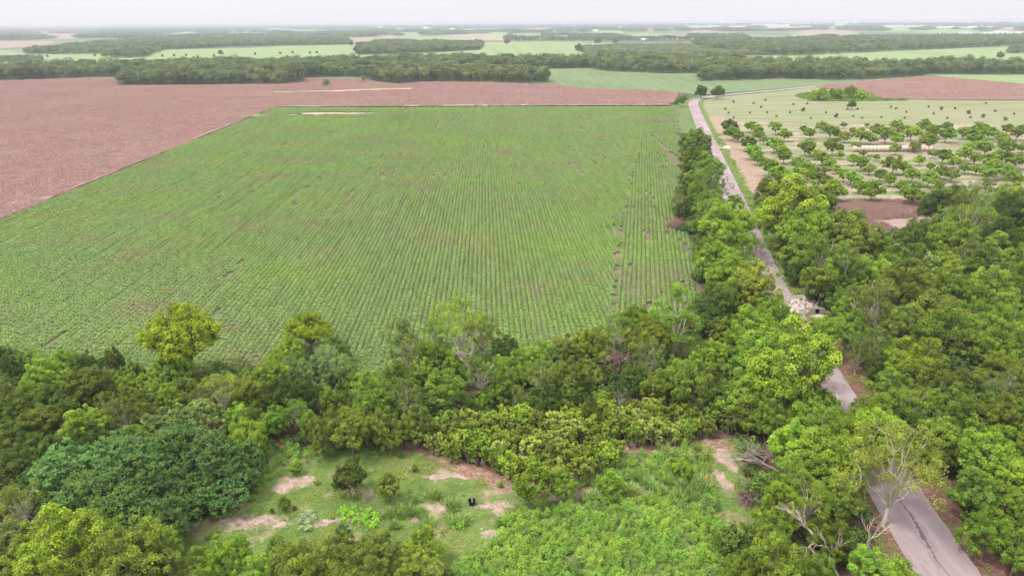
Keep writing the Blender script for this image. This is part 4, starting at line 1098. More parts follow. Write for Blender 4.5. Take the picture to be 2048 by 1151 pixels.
for x, y, w, form, tn, lab in [(1364, 200, 24, b, 'O', 'bushy tree left of the road bend'), (1402, 182, 26, dn, 'D', 'left one of two dark trees by the road bend'), (1436, 183, 26, dn, 'D', 'right one of two dark trees by the road bend'), (652, 165, 16, b, 'Y', 'yellow-green lone tree in the brown field'),
        (727, 156, 14, b, 'B', 'pale bush at the notch of the far tree belt'), (1352, 203, 14, bu, 'S', 'grey twiggy bush left of the road bend'),
        (1640, 186, 34, bu, 'Y', 'left bright bush in the rank grass island'), (1672, 186, 30, bu, 'Y', 'middle bright bush in the rank grass island'), (1702, 182, 28, b, 'Y', 'tallest bright bush in the rank grass island'), (1722, 188, 26, bu, 'B', 'right low bush in the rank grass island'), (1704, 209, 18, b, 'D', 'largest dark tree standing in the mown field')]:
    p, wid, h = solve(x, y, w, RATIO[form])
    tree_at(p, wid, h, form, tn, lab)
md = [(348, 505), (320, 570), (300, 548), (465, 515), (510, 537), (535, 495), (755, 550), (545, 568), (680, 568), (780, 515), (890, 568), (950, 585), (1015, 548), (1075, 548), (1270, 535), (1300, 545), (1360, 565), (1490, 535), (1565, 545), (1520, 575), (1645, 545), (1725, 565),
      (1810, 587), (1825, 515), (1215, 595), (1940, 605), (1990, 575), (1735, 597), (445, 570), (350, 598), (1350, 600), (600, 590), (800, 600), (1050, 590), (1600, 600), (1880, 560), (700, 520), (1100, 600)]
big = {(1565, 545), (1725, 565), (950, 585), (1810, 587), (755, 550), (1940, 605)}
for x, y in md:
    p, wid, h = solve(1348 + x / 2.926, 30 + y / 2.926, 8 if (x, y) in big else 4.4, 1.0)
    tree_at(p, wid, max(h, .8), 'bush', rnd.choice('GRS'), 'small scrubby seedling tree dotted about the mown field', 'seedlings in the mown field')

# orchard
oz = [(345, 210, 80), (365, 245, 80), (390, 270, 60), (470, 212, 60), (505, 230, 60), (517, 260, 55), (545, 288, 45), (450, 305, 80), (615, 218, 70), (665, 258, 70), (775, 228, 45), (810, 250, 60), (880, 212, 60), (935, 240, 75), (975, 258, 50), (1015, 270, 60),
      (1003, 203, 35), (1060, 238, 40), (1110, 262, 85), (1168, 285, 55), (1137, 205, 28), (1200, 232, 75), (1255, 255, 90), (1312, 205, 65), (1310, 280, 70), (1405, 245, 85), (1350, 235, 60), (1470, 205, 75), (1505, 230, 60), (1545, 240, 70), (1605, 210, 50), (1600, 255, 85), (1490, 290, 95),
      (1700, 245, 70), (1755, 270, 90), (1790, 220, 70), (1850, 245, 70), (1910, 270, 60), (1950, 225, 60), (2010, 245, 80), (2045, 220, 50), (1740, 235, 40), (480, 355, 85), (510, 392, 75), (605, 315, 85), (640, 345, 75), (665, 380, 85), (730, 425, 70), (580, 445, 100), (635, 488, 115),
      (790, 330, 85), (815, 360, 50), (850, 370, 60), (885, 395, 75), (925, 425, 65), (945, 325, 90), (985, 375, 45), (1080, 325, 50), (1120, 365, 40), (1060, 400, 65), (1112, 425, 80), (1195, 390, 38), (1155, 385, 25), (1155, 455, 65), (960, 455, 55), (1305, 340, 60), (1425, 330, 60),
      (1290, 430, 100), (1360, 450, 70), (1445, 405, 60), (1520, 370, 45), (1585, 380, 80), (1510, 445, 45), (1650, 415, 65), (1710, 365, 80), (1765, 395, 65), (1825, 330, 90), (1755, 325, 60), (1710, 450, 60), (1775, 460, 60), (1850, 410, 90), (1910, 380, 70), (1960, 330, 90), (1950, 395, 80),
      (2010, 410, 80), (2040, 330, 60), (1930, 290, 70), (785, 465, 110), (865, 510, 130), (935, 580, 125), (1010, 490, 75), (1055, 505, 85), (1100, 555, 75), (1170, 580, 120), (1215, 490, 70), (1275, 520, 70), (1335, 555, 65), (1400, 490, 80), (1410, 600, 125), (1497, 510, 90), (1570, 470, 75),
      (1630, 490, 75), (1560, 550, 65), (1880, 450, 90), (1950, 470, 90), (1840, 480, 80), (1990, 510, 90), (2100, 260, 80), (2110, 330, 90), (2110, 420, 90), (2150, 300, 90)]
ot = {(960, 455): 'L', (1155, 455): 'L', (1195, 390): 'Y', (865, 510): 'D', (935, 580): 'B', (1170, 580): 'G', (1215, 490): 'D', (1410, 600): 'B', (345, 210): 'D', (450, 305): 'D', (785, 465): 'B', (775, 228): 'R', (945, 325): 'R', (580, 445): 'B'}
zone('the orchard', 'young orchard trees in loose rows', [(1340 + x / 2.893, 180 + (y - 2) / 2.893, w / 2.893 * 1.22, 'orchard', ot.get((x, y), rnd.choice('BYBRBG'))) for x, y, w in oz], 0, 5)

# sapling thicket
TH = poly([(668, 900), (720, 896), (790, 885), (870, 910), (940, 940), (1010, 967), (1090, 979), (1180, 967), (1240, 932), (1300, 900), (1400, 882), (1470, 868), (1460, 832), (1350, 826), (1200, 826), (1000, 840), (860, 868), (780, 868), (700, 870)])
Pt = scatter(TH, 1.85, np.random.default_rng(8), .32)
Pt = [q for q in Pt if not (inside(np.array([q]), RED[1])[0] or inside(np.array([q]), RED[2])[0])]
print('saplings', len(Pt))
for q in Pt:
    s = rnd.uniform(.82, 1.2)
    tree_at((q[0], q[1], 0), 2.6 * s, 3.1 * s * rnd.uniform(.92, 1.08), 'sapling', rnd.choice('YYRRL'), 'slender olive-yellow sapling crowded in the thicket behind the grassy clearing', 'saplings of the thicket')

# ================================================================== UNDERGROWTH, WEEDS, GRASS
M_UNDER = foliage('undergrowth_leaves', (0.09, 0.15, 0.035), patch=[(.12, .5, .62, (0.13, 0.19, 0.045)), (.3, .56, .66, (0.05, 0.085, 0.026))], rnd=.3)
def shrub_mesh(name, seed, mat, Rr, H, n, leaf, asp=.6, upl=.4):
    r = np.random.default_rng(seed)
    L = [((r.normal() * Rr * .4, r.normal() * Rr * .4, H * r.uniform(.3, .65)), Rr * r.uniform(.4, .65), H * r.uniform(.3, .42)) for _ in range(7)]
    idx = r.integers(0, 7, n)
    dv = unit(r.normal(size=(n, 3)) + np.array([0, 0, .3]))
    c = np.array([L[i][0] for i in idx]) + dv * np.array([[L[i][1], L[i][1], L[i][2]] for i in idx]) * r.uniform(.6, 1.08, (n, 1))
    c[:, 2] = np.abs(c[:, 2])
    nn = dv * .8 + np.array([0, 0, upl]) + r.normal(size=(n, 3)) * .5
    V, F = leaves(c, nn, leaf * r.uniform(.6, 1.35, n), asp, r)
    return qmesh(name, V, F, mat, np.clip(r.random(7)[idx] * .5 + r.random(n) * .5, 0, 1))
UC = hidden_collection('undergrowth_shrubs', [shrub_mesh('undergrowth', 300 + i, M_UNDER, 1.5, 2.4, 620, .32) for i in range(5)])
Pu = scatter(WOODS, 2.3, rng, .5)
Pu = Pu[(Pu[:, 1] < 330) & (Pu[:, 1] > 40)]
rsa = np.array(rs)
dmin = np.full(len(Pu), 1e9)
for a, b_ in zip(rsa[:-1], rsa[1:]):
    ab = b_ - a; tt = np.clip(((Pu - a) @ ab) / (ab @ ab), 0, 1)
    dmin = np.minimum(dmin, np.linalg.norm(Pu - (a + tt[:, None] * ab), axis=1))
k = dmin > 6.3
for pl_ in [CLEAR, TH, DIRT, WEEDB, GREEN, ORCH] + [RED[0]]: k &= ~inside(Pu, pl_)
k &= vnoise(Pu, 5, 2) > .28
Pu = Pu[k]
print('undergrowth', len(Pu))
s = rng.uniform(.6, 1.25, len(Pu))
instancer('undergrowth', Pu, rng.uniform(0, 6.28, len(Pu)), np.stack([s, s, s * rng.uniform(.6, 1.2, len(Pu))], 1), rng.integers(0, 5, len(Pu)), UC, 'dark tangled undergrowth beneath the woods and hedgerows', 'undergrowth', .02)

M_WEED = foliage('weed_leaves', (0.185, 0.330, 0.060), patch=[(.16, .48, .6, (0.225, 0.36, 0.06)), (.35, .54, .66, (0.155, 0.245, 0.07))], rnd=.2)
WC = hidden_collection('weed_plants', [shrub_mesh('weed', 330 + i, M_WEED, .60, 1.25, 480, .125, .5, .6) for i in range(6)])
WD = poly([(985, 1052), (1060, 1025), (1180, 1010), (1260, 1000), (1380, 1012), (1430, 1000), (1440, 1060), (1500, 1075), (1540, 1151), (1560, 1400), (880, 1400), (905, 1151), (940, 1110), (1000, 1085)])
def cl(P, polys):
    kk = np.ones(len(P), bool)
    for pl_ in polys: kk &= ~inside(P, pl_)
    return P[kk]
Pw = cl(scatter(WD, .72, rng, .5), CBARE)
print('weeds', len(Pw))
s = rng.uniform(.7, 1.25, len(Pw)) * (.7 + .5 * vnoise(Pw, 3, 77))
instancer('weeds', Pw, rng.uniform(0, 6.28, len(Pw)), np.stack([s, s, s], 1), rng.integers(0, 6, len(Pw)), WC, 'dense bright green weeds filling the lower centre of the clearing', 'weeds', .06)
WL = poly([(520, 905), (560, 885), (640, 890), (700, 895), (690, 910), (620, 920), (600, 945), (555, 940), (530, 985), (505, 1010), (495, 980), (520, 950)])
Pw = scatter(WL, 1.0, rng, .5); s = rng.uniform(.5, 1.1, len(Pw))
instancer('weeds', Pw, rng.uniform(0, 6.28, len(Pw)), np.stack([s, s, s], 1), rng.integers(0, 6, len(Pw)), WC, 'fresh green weeds at the upper left of the clearing', 'weeds', .06)
WR = poly([(1180, 930), (1280, 905), (1400, 890), (1430, 900), (1420, 985), (1380, 1010), (1250, 998), (1130, 1005), (1110, 985)])
Pw = cl(scatter(WR, 1.25, rng, .5), CBARE + RED); s = rng.uniform(.45, 1.0, len(Pw))
instancer('weeds', Pw, rng.uniform(0, 6.28, len(Pw)), np.stack([s, s, s * 1.1], 1), rng.integers(0, 6, len(Pw)), WC, 'patchy weeds between the sapling thicket and the dense weeds', 'weeds', .06)
M_LIME = foliage('lime_weed_leaves', (0.22, 0.42, 0.05), rnd=.15)
M_SILV = foliage('silvery_weed_leaves', (0.30, 0.38, 0.22), rnd=.15)
for nm, mt, px_, lab in [('lime_weeds', M_LIME, [(665, 1018), (700, 1012), (740, 1024), (770, 1045), (745, 1060), (700, 1048), (672, 1036)], 'patch of vivid lime weeds at the lower left of the clearing'),
                         ('lime_weeds', M_LIME, [(890, 1045), (925, 1040), (940, 1055), (905, 1064)], 'small patch of lime weeds below the black tub'),
                         ('silvery_weeds', M_SILV, [(600, 1028), (620, 1020), (640, 1042), (620, 1060), (595, 1058)], 'silvery pale weeds at the lower left of the clearing')]:
    cc_ = hidden_collection(nm + '_plants', [shrub_mesh(nm, 350 + i, mt, .55, .6, 170, .17, .5, .8) for i in range(3)])
    Pq = scatter(poly(px_), .7, rng, .5); s = rng.uniform(.6, 1.2, len(Pq))
    instancer(nm, Pq, rng.uniform(0, 6.28, len(Pq)), np.stack([s, s, s], 1), rng.integers(0, 3, len(Pq)), cc_, lab, 'weeds', .08)
V2 = [q for q in rs if 60 < q[1] < 150]

M_GRASS = foliage('grass_blades', (0.195, 0.300, 0.082), patch=[(.1, .5, .62, (0.26, 0.32, 0.085)), (.25, .57, .67, (0.31, 0.31, 0.14))], rnd=.22, trans=.2)
def tuft(seed, h, n, spread, wdt=.12):
    r = np.random.default_rng(seed)
    a = r.uniform(0, 6.28, n); rr = np.sqrt(r.random(n)) * spread
    base = np.stack([np.cos(a) * rr * .5, np.sin(a) * rr * .5, 0 * a], 1)
    ax = unit(np.stack([np.cos(a) * r.uniform(.1, .9, n), np.sin(a) * r.uniform(.1, .9, n), np.ones(n)], 1))
    ln = h * r.uniform(.5, 1.2, n)
    c = base + ax * ln[:, None] * .5
    nn = np.cross(ax, unit(r.normal(size=(n, 3)))) + np.array([0, 0, .5])
    V, F = leaves(c, nn, ln, wdt, r, ax)
    return qmesh('grass_tuft', V, F, M_GRASS, r.random(n))
def mat_patch(seed, n=300):
    r = np.random.default_rng(seed)
    c = np.stack([r.uniform(-.75, .75, n), r.uniform(-.75, .75, n), r.uniform(.03, .16, n)], 1)
    V, F = leaves(c, np.array([0, 0, .9]) + r.normal(size=(n, 3)) * .6, r.uniform(.07, .17, n), .3, r)
    return qmesh('grass_mat', V, F, M_GRASS, .2 + .55 * r.random(n))
GC = hidden_collection('grass_tufts', [mat_patch(400 + i) for i in range(4)] + [tuft(410, .45, 90, .5), tuft(411, .35, 70, .6)])
Pg = scatter(CLEAR, .85, rng, .5)
Pg = np.concatenate([cl(Pg, CBARE + RED + [WD, TH]), *[q_[inside(q_, b__)] for b__ in CBARE + RED for q_ in [Pg[rng.random(len(Pg)) < .16]]]])
k = vnoise(Pg, 3.0, 14) > .16
Pg = Pg[k]; print('grass', len(Pg))
vi = np.where(rng.random(len(Pg)) < .88, rng.integers(0, 4, len(Pg)), rng.integers(4, 6, len(Pg)))
s = rng.uniform(.7, 1.2, len(Pg))
instancer('grass', Pg, rng.uniform(0, 6.28, len(Pg)), np.stack([s, s, s * rng.uniform(.6, 1.3, len(Pg))], 1), vi, GC, 'rough grass growing over the clearing', 'grass', .06)
TG = hidden_collection('tall_grass_tufts', [tuft(420 + i, 1.25, 170, .8, .05) for i in range(4)])
Pg = np.concatenate([cl(scatter(WR, 1.5, rng, .5), CBARE), cl(scatter(poly([(760, 1030), (900, 1015), (960, 1040), (900, 1060), (780, 1060)]), 1.6, rng, .5), CBARE)])
s = rng.uniform(.6, 1.15, len(Pg))
instancer('tall_grass', Pg, rng.uniform(0, 6.28, len(Pg)), np.stack([s, s, s], 1), rng.integers(0, 4, len(Pg)), TG, 'tall arching grass among the weeds of the clearing', 'grass', .06)
# roadside grass
Q = []
for a, b_ in zip(rsa[:-1], rsa[1:]):
    L_ = np.linalg.norm(b_ - a); T_ = (b_ - a) / L_; nn = np.array([T_[1], -T_[0]])
    if a[1] > 330 or a[1] < 40: continue
    for _ in range(int(L_ * 2.2)):
        sd = rng.choice([-1, 1]); o_ = sd * rng.uniform(3.6, 6.5)
        if a[1] < 118 and rng.random() < .4: continue
        Q.append(a + T_ * rng.uniform(0, L_) + nn * o_)
Q = np.array(Q); s = rng.uniform(.8, 1.7, len(Q))
instancer('roadside_grass', Q, rng.uniform(0, 6.28, len(Q)), np.stack([s, s, s], 1), rng.integers(0, 6, len(Q)), GC, 'grass growing along both road edges', 'grass', .08)
M_RANK = foliage('rank_grass_blades', (0.15, 0.25, 0.045), rnd=.2)
Pm = scatter(MARSH, 3.0, rng, .5)
RC2 = hidden_collection('rank_clumps', [shrub_mesh('rank_clump', 450 + i, M_RANK, 2.2, 1.2, 160, .6) for i in range(3)])
instancer('rank_grass_clumps', Pm, rng.uniform(0, 6.28, len(Pm)), np.tile([1, 1, 1.0], (len(Pm), 1)) * rng.uniform(.5, 1.1, (len(Pm), 1)), rng.integers(0, 3, len(Pm)), RC2, 'bright rank grass on the island beyond the mown field', 'grass', .1)
# distinct tussocks
tm_ = [tuft(430 + i, 1.2, 230, .7, .055) for i in range(3)]
for k, (x, y, lab) in enumerate([(830, 1006, 'leftmost of three green tussocks near the black tub'), (870, 995, 'middle of three green tussocks near the black tub'), (905, 1015, 'tussock of arching grass just left of the black tub'), (1372, 985, 'arching grass tussock beside the bare path'), (1408, 978, 'paler grass tussock right against the bare path')]):
    o = bpy.data.objects.new('grass_tussock', tm_[k % 3]); C.objects.link(o)
    o.location = G(x, y); o.rotation_euler.z = k; sx = 1.0 if k < 3 else 1.5; o.scale = (sx, sx, sx)
    tag(o, lab, 'tussock', 'grass tussocks')

# ================================================================== DEAD WOOD AND BRUSH
def dead_branches(name, a, b_, r0, n, seed, mat, label, spreadk=.55):
    """a fallen or standing dead limb that forks towards its tip"""
    r = np.random.default_rng(seed)
    t = Tubes()
    a = np.array(a, float); b_ = np.array(b_, float); L = np.linalg.norm(b_ - a)
    def rec(p, d_, ln, rad, dep):
        e_ = p + d_ * ln
        t.limb(p, e_, rad, rad * .62, r, 4, .14, k=5 if dep < 2 else 4)
        if dep >= 3: return
        for _ in range([n, 3, 3][dep]):
            f = r.uniform(.35, 1.0)
            nd = unit(d_ + r.normal(size=3) * spreadk)
            rec(p + d_ * ln * f, nd, ln * r.uniform(.45, .75), rad * .5, dep + 1)
    rec(a, unit(b_ - a), L * .6, r0, 0)
    me = t.mesh(name, mat)
    co = np.zeros(len(me.vertices) * 3, np.float32); me.vertices.foreach_get('co', co); co = co.reshape(-1, 3)
    base = a.copy(); base[2] = 0
    co -= base; co[:, 2] = np.maximum(co[:, 2], .04); me.vertices.foreach_set('co', co.ravel()); me.update()
    o = bpy.data.objects.new(name, me); C.objects.link(o); o.location = base
    tag(o, label, 'dead branch' if 'branch' in name else 'dead tree')
    return o
def P3(x, y, z): return tuple(G(x, y, z))
dead_branches('fallen_branch', P3(1556, 942, .8), P3(1478, 905, 3.2), .17, 6, 1, M_DEAD, 'pale fallen limb with bare forks at the right edge of the clearing', .42)
dead_branches('fallen_branch', P3(1570, 925, 1.2), P3(1490, 885, 4.2), .14, 6, 2, M_DEAD, 'upper pale fallen limb lying behind the first one by the clearing', .42)
dead_branches('dead_tree', P3(1672, 1160, 0), P3(1652, 1060, 4.5), .13, 5, 3, M_DEAD, 'bare leaning whitish stem near the bottom edge, left of the road', .35)
dead_branches('dead_branch', P3(1634, 1080, 3.2), P3(1580, 1010, 5.8), .15, 5, 4, M_DEAD, 'bare whitish limb pointing up left amid the bright trees near the road', .35)
dead_branches('dead_branch', P3(1630, 1082, 3.2), P3(1600, 1110, 3.0), .09, 4, 5, M_DEAD, 'short grey dead fork below the whitish limb', .5)
dead_branches('dead_branch', P3(1738, 1105, 0), P3(1742, 1040, 4.5), .11, 3, 14, M_PALE, 'thin pale stem standing beside the spreading pale tree', .3)
dead_branches('dead_branch', P3(1510, 860, 1.0), P3(1470, 822, 3.5), .13, 5, 6, M_DEAD, 'grey dead branch at the right end of the sapling thicket', .42)
dead_branches('dead_tree', P3(75, 1070, 0), P3(30, 1035, 4.5), .12, 6, 7, M_DEAD, 'bare forked stems showing under trees at the left edge', .55)
dead_branches('dead_tree', P3(326, 1165, 0), P3(326, 1120, 3.6), .10, 5, 8, M_DEAD, 'small bare grey fork at the bottom edge left of centre', .6)
dead_branches('dead_tree', P3(940, 760, 3.0), P3(935, 690, 8), .2, 7, 9, M_DEAD, 'tangle of bare twisted limbs inside the tallest hedgerow tree', .6)
dead_branches('dead_tree', P3(1238, 750, 1.5), P3(1240, 690, 7), .17, 6, 10, M_TWIG, 'leaning bare red-brown limbs over the reddish brush in the hedgerow', .55)
dead_branches('dead_branch', P3(1615, 700, 1.5), P3(1600, 640, 4.5), .12, 7, 11, M_TWIG, 'dead red-brown branches beside the broken road', .5)
dead_branches('dead_branch', P3(1870, 700, 3.5), P3(1892, 672, 7.5), .14, 3, 12, M_PALE, 'curved bare limb showing in the right wood', .4)
dead_branches('dead_branch', P3(1760, 660, 4.5), P3(1740, 625, 7), .11, 5, 13, M_DEAD, 'fine grey branches in the tree right of the culvert', .5)
dead_branches('dead_branch', P3(1972, 590, 3.5), P3(1990, 560, 7), .12, 4, 15, M_PALE, 'pale snapped limb in the far part of the right wood', .45)
dead_branches('dead_branch', P3(1965, 432, 3), P3(1975, 402, 7), .22, 6, 16, M_PALE, 'pale upright limbs inside the wood behind the orchard corner', .5)

def brush_pile(cx, cy, rx, ry, h, seed, label, n=420, mat=M_TWIG):
    r = np.random.default_rng(seed); t = Tubes()
    for i in range(n):
        a = r.uniform(0, 6.28); q = math.sqrt(r.random())
        x, y = math.cos(a) * rx * q, math.sin(a) * ry * q
        z = r.uniform(0, 1) * h * (1 - q * q) + .05
        d_ = r.normal(size=3) * np.array([1, 1, .35]); d_ /= np.linalg.norm(d_)
        L = r.uniform(.5, 1.9)
        p0 = np.array([x, y, z]) - d_ * L / 2; p1 = p0 + d_ * L
        p0[2] = max(p0[2], .03); p1[2] = max(p1[2], .03)
        rr = r.uniform(.015, .05)
        t.limb(p0, p1, rr, rr * .5, r, 2, .2, k=4)
    o = bpy.data.objects.new('brush_pile', t.mesh('brush_pile', mat)); C.objects.link(o)
    o.location = G(cx, cy)
    tag(o, label, 'brush pile')
    return o
brush_pile(1355, 457, 3.6, 2.6, 3.0, 1, 'dark reddish brush pile at the edge of the green crop rows', 700)
brush_pile(1778, 478, 5.4, 5.0, 3.2, 2, 'large tangled purple-brown brush pile beside the pink dirt', 1100)
brush_pile(1755, 452, 3.5, 3.5, 1.6, 12, 'low strewn brush just behind the large brush pile', 350)
brush_pile(1508, 1002, 1.7, 1.3, 1.5, 3, 'grey-brown twig heap at the right edge of the clearing', 420)
brush_pile(1572, 1118, 1.6, 1.0, 1.4, 4, 'reddish brush heap near the bottom edge right of the weeds', 300)
brush_pile(1222, 748, 3.2, 2.0, 4.2, 5, 'red-brown drooping brush hanging in the hedgerow', 560)
brush_pile(1372, 712, 2.6, 1.4, 1.3, 6, 'pinkish brush behind the hedge at the corner of the crop', 260)
brush_pile(1453, 702, 1.7, 1.2, 1.8, 7, 'small pink dry brush right of the hedge corner', 220)

# ================================================================== HAY BALES, CULVERT, TUB
M_HAY = simple('weathered_hay', (0.50, 0.385, 0.345), .3, 5)
def bale_mesh(seed):
    r = np.random.default_rng(seed)
    bmm = bmesh.new(); K = 28; Rb = 1.22; Wd = 1.50
    prof = [(-Wd / 2, 0.0), (-Wd / 2 - .02, .45), (-Wd / 2, .86), (-Wd / 2 + .10, .955), (-Wd * .25, .985), (0, .975), (Wd * .25, .99), (Wd / 2 - .10, .955), (Wd / 2, .86), (Wd / 2 + .02, .45), (Wd / 2, 0.0)]
    rings = []
    for x, q in prof:
        ring = []
        for j in range(K):
            a = 2 * math.pi * j / K
            rr = Rb * q * (1 + r.normal() * .012)
            z = math.sin(a) * rr
            if z < -1.12: z = -1.12 - (z + 1.12) * .1
            ring.append(bmm.verts.new((x + r.normal() * .008, math.cos(a) * rr, z + 1.12)))
        rings.append(ring)
    for a_, b__ in zip(rings[:-1], rings[1:]):
        for j in range(K): bmm.faces.new((a_[j], a_[(j + 1) % K], b__[(j + 1) % K], b__[j]))
    bmesh.ops.remove_doubles(bmm, verts=bmm.verts, dist=.004)
    bmesh.ops.recalc_face_normals(bmm, faces=bmm.faces)
    me = bpy.data.meshes.new('hay_bale'); bmm.to_mesh(me); bmm.free(); me.materials.append(M_HAY)
    for f in me.polygons: f.use_smooth = True
    return me
BM = [bale_mesh(i) for i in range(3)]
A_, B_ = G(1704, 303.5), G(1862, 302.8)
nb = int((B_ - A_).length / 1.55)
ang = math.atan2(B_.y - A_.y, B_.x - A_.x)
for i in range(nb):
    o = bpy.data.objects.new('hay_bale', BM[i % 3]); C.objects.link(o)
    q = A_ + (B_ - A_) * ((i + .5) / nb)
    o.location = (q.x, q.y + rnd.uniform(-.06, .06), .075); o.rotation_euler = (0, 0, ang + rnd.uniform(-.02, .02))
    o.rotation_euler.x = 0
    tag(o, f'round hay bale, {ORD[i] if i < len(ORD) else "last"} from left in the long row among the orchard trees', 'hay bale', 'round hay bales laid end to end')

M_CONC = simple('weathered_concrete', (0.30, 0.27, 0.26), .3, 2)
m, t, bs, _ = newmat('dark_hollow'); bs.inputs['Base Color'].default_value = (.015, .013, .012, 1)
cr = bpy.data.objects.new('culvert', None); C.objects.link(cr); cr.location = G(1634, 627)
cr.rotation_euler.z = R(-8); cr.scale = (.62, .7, .66)
tag(cr, 'grey concrete culvert end with a dark round opening right of the road', 'culvert')
bmm = bmesh.new()
K = 20; Wd, Hd, Ri, Th = 4.4, 1.7, .62, .45
for (cx_, yy) in ((0, 0),):
    ring_f = [bmm.verts.new((math.cos(2 * math.pi * j / K) * Ri, 0, .78 + math.sin(2 * math.pi * j / K) * Ri)) for j in range(K)]
    ring_b = [bmm.verts.new((v.co.x, Th, v.co.z)) for v in ring_f]
    def sq(j):
        a = 2 * math.pi * j / K; c_, s_ = math.cos(a), math.sin(a); k_ = 1 / max(abs(c_), abs(s_))
        return (c_ * k_ * Wd / 2, .80 + s_ * k_ * .9)
    out_f = [bmm.verts.new((sq(j)[0], 0, sq(j)[1])) for j in range(K)]
    out_b = [bmm.verts.new((sq(j)[0], Th, sq(j)[1])) for j in range(K)]
    for j in range(K):
        q = (j + 1) % K
        bmm.faces.new((ring_f[j], ring_f[q], out_f[q], out_f[j])); bmm.faces.new((ring_b[q], ring_b[j], out_b[j], out_b[q]))
        bmm.faces.new((out_f[j], out_f[q], out_b[q], out_b[j])); bmm.faces.new((ring_f[q], ring_f[j], ring_b[j], ring_b[q]))
bmesh.ops.recalc_face_normals(bmm, faces=bmm.faces)
me = bpy.data.meshes.new('headwall'); bmm.to_mesh(me); bmm.free(); me.materials.append(M_CONC)
o = bpy.data.objects.new('headwall', me); C.objects.link(o); o.parent = cr
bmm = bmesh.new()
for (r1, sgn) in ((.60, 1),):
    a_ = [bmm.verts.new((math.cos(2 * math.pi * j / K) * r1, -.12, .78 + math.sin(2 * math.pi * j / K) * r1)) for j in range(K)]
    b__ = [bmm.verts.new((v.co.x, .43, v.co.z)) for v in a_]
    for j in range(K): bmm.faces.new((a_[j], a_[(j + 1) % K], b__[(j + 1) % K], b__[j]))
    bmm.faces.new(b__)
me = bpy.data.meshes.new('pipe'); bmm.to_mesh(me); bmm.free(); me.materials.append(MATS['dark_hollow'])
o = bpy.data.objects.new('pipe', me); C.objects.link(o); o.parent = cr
# rubble bank over the pipe: broken pale stones
M_STONE = simple('pale_rubble', (0.40, 0.335, 0.30), .35, 2)
def stone(seed):
    r = np.random.default_rng(seed); bmm = bmesh.new()
    bmesh.ops.create_icosphere(bmm, subdivisions=1, radius=.5)
    for v in bmm.verts: v.co *= 1 + r.normal() * .18; v.co.z *= .6
    me = bpy.data.meshes.new('stone'); bmm.to_mesh(me); bmm.free(); me.materials.append(M_STONE); return me
SC = hidden_collection('rubble_stones', [stone(i) for i in range(5)])
BK = poly([(1590, 596), (1646, 598), (1652, 608), (1636, 614), (1600, 622), (1588, 640), (1572, 625)])
Ps = scatter(BK, .55, rng, .5); s = rng.uniform(.35, 1.1, len(Ps))
instancer('rubble', Ps, rng.uniform(0, 6.28, len(Ps)), np.stack([s, s, s * 1.3], 1), rng.integers(0, 5, len(Ps)), SC, 'pale broken stones heaped above the culvert', 'rubble', .2)
Ps = np.array([q + rng.normal(size=2) * 2.2 for q in V2 if 96 < q[1] < 150 for _ in range(26)])
s = rng.uniform(.12, .5, len(Ps))
instancer('loose_stones', Ps, rng.uniform(0, 6.28, len(Ps)), np.stack([s, s, s], 1), rng.integers(0, 5, len(Ps)), SC, 'loose stones scattered on the broken stretch of road', 'rubble', .13)
o = bpy.data.objects.new('flat_rock', stone(99)); C.objects.link(o); o.location = G(1636, 634); o.scale = (3.4, 1.6, .8); o.location.z = .15
tag(o, 'flat pinkish rock slab lying in front of the culvert opening', 'rock')

tb = bpy.data.objects.new('rubber_tub', None); C.objects.link(tb); tb.location = G(944, 1009); tb.location.z = .08
tag(tb, 'black round tub standing in the grass of the clearing', 'tub')
m, t, bs, _ = newmat('black_rubber'); bs.inputs['Base Color'].default_value = (.012, .012, .018, 1); bs.inputs['Roughness'].default_value = .45
def lathe(name, prof, mat, par, K=28):
    bmm = bmesh.new(); rg = []
    for r_, z_ in prof: rg.append([bmm.verts.new((math.cos(2 * math.pi * j / K) * r_, math.sin(2 * math.pi * j / K) * r_, z_)) for j in range(K)])
    for a_, b__ in zip(rg[:-1], rg[1:]):
        for j in range(K): bmm.faces.new((a_[j], a_[(j + 1) % K], b__[(j + 1) % K], b__[j]))
    bmesh.ops.recalc_face_normals(bmm, faces=bmm.faces)
    me = bpy.data.meshes.new(name); bmm.to_mesh(me); bmm.free(); me.materials.append(mat)
    for f in me.polygons: f.use_smooth = True
    o = bpy.data.objects.new(name, me); C.objects.link(o); o.parent = par; return o
lathe('tub_wall', [(.02, .03), (.33, .03), (.35, .02), (.38, .25), (.40, .52), (.44, .55), (.44, .58), (.38, .57), (.36, .3), (.32, .10), (.02, .10)], MATS['black_rubber'], tb)
m, t, bs, _ = newmat('pale_handle'); bs.inputs['Base Color'].default_value = (.6, .6, .62, 1)
tt_ = Tubes(); tt_.tube([(-.02, .40, .56), (0, .32, .60), (.02, .1, .50), (.01, .0, .38)], [.022] * 4, 6)
o = bpy.data.objects.new('handle', tt_.mesh('handle', MATS['pale_handle'])); C.objects.link(o); o.parent = tb

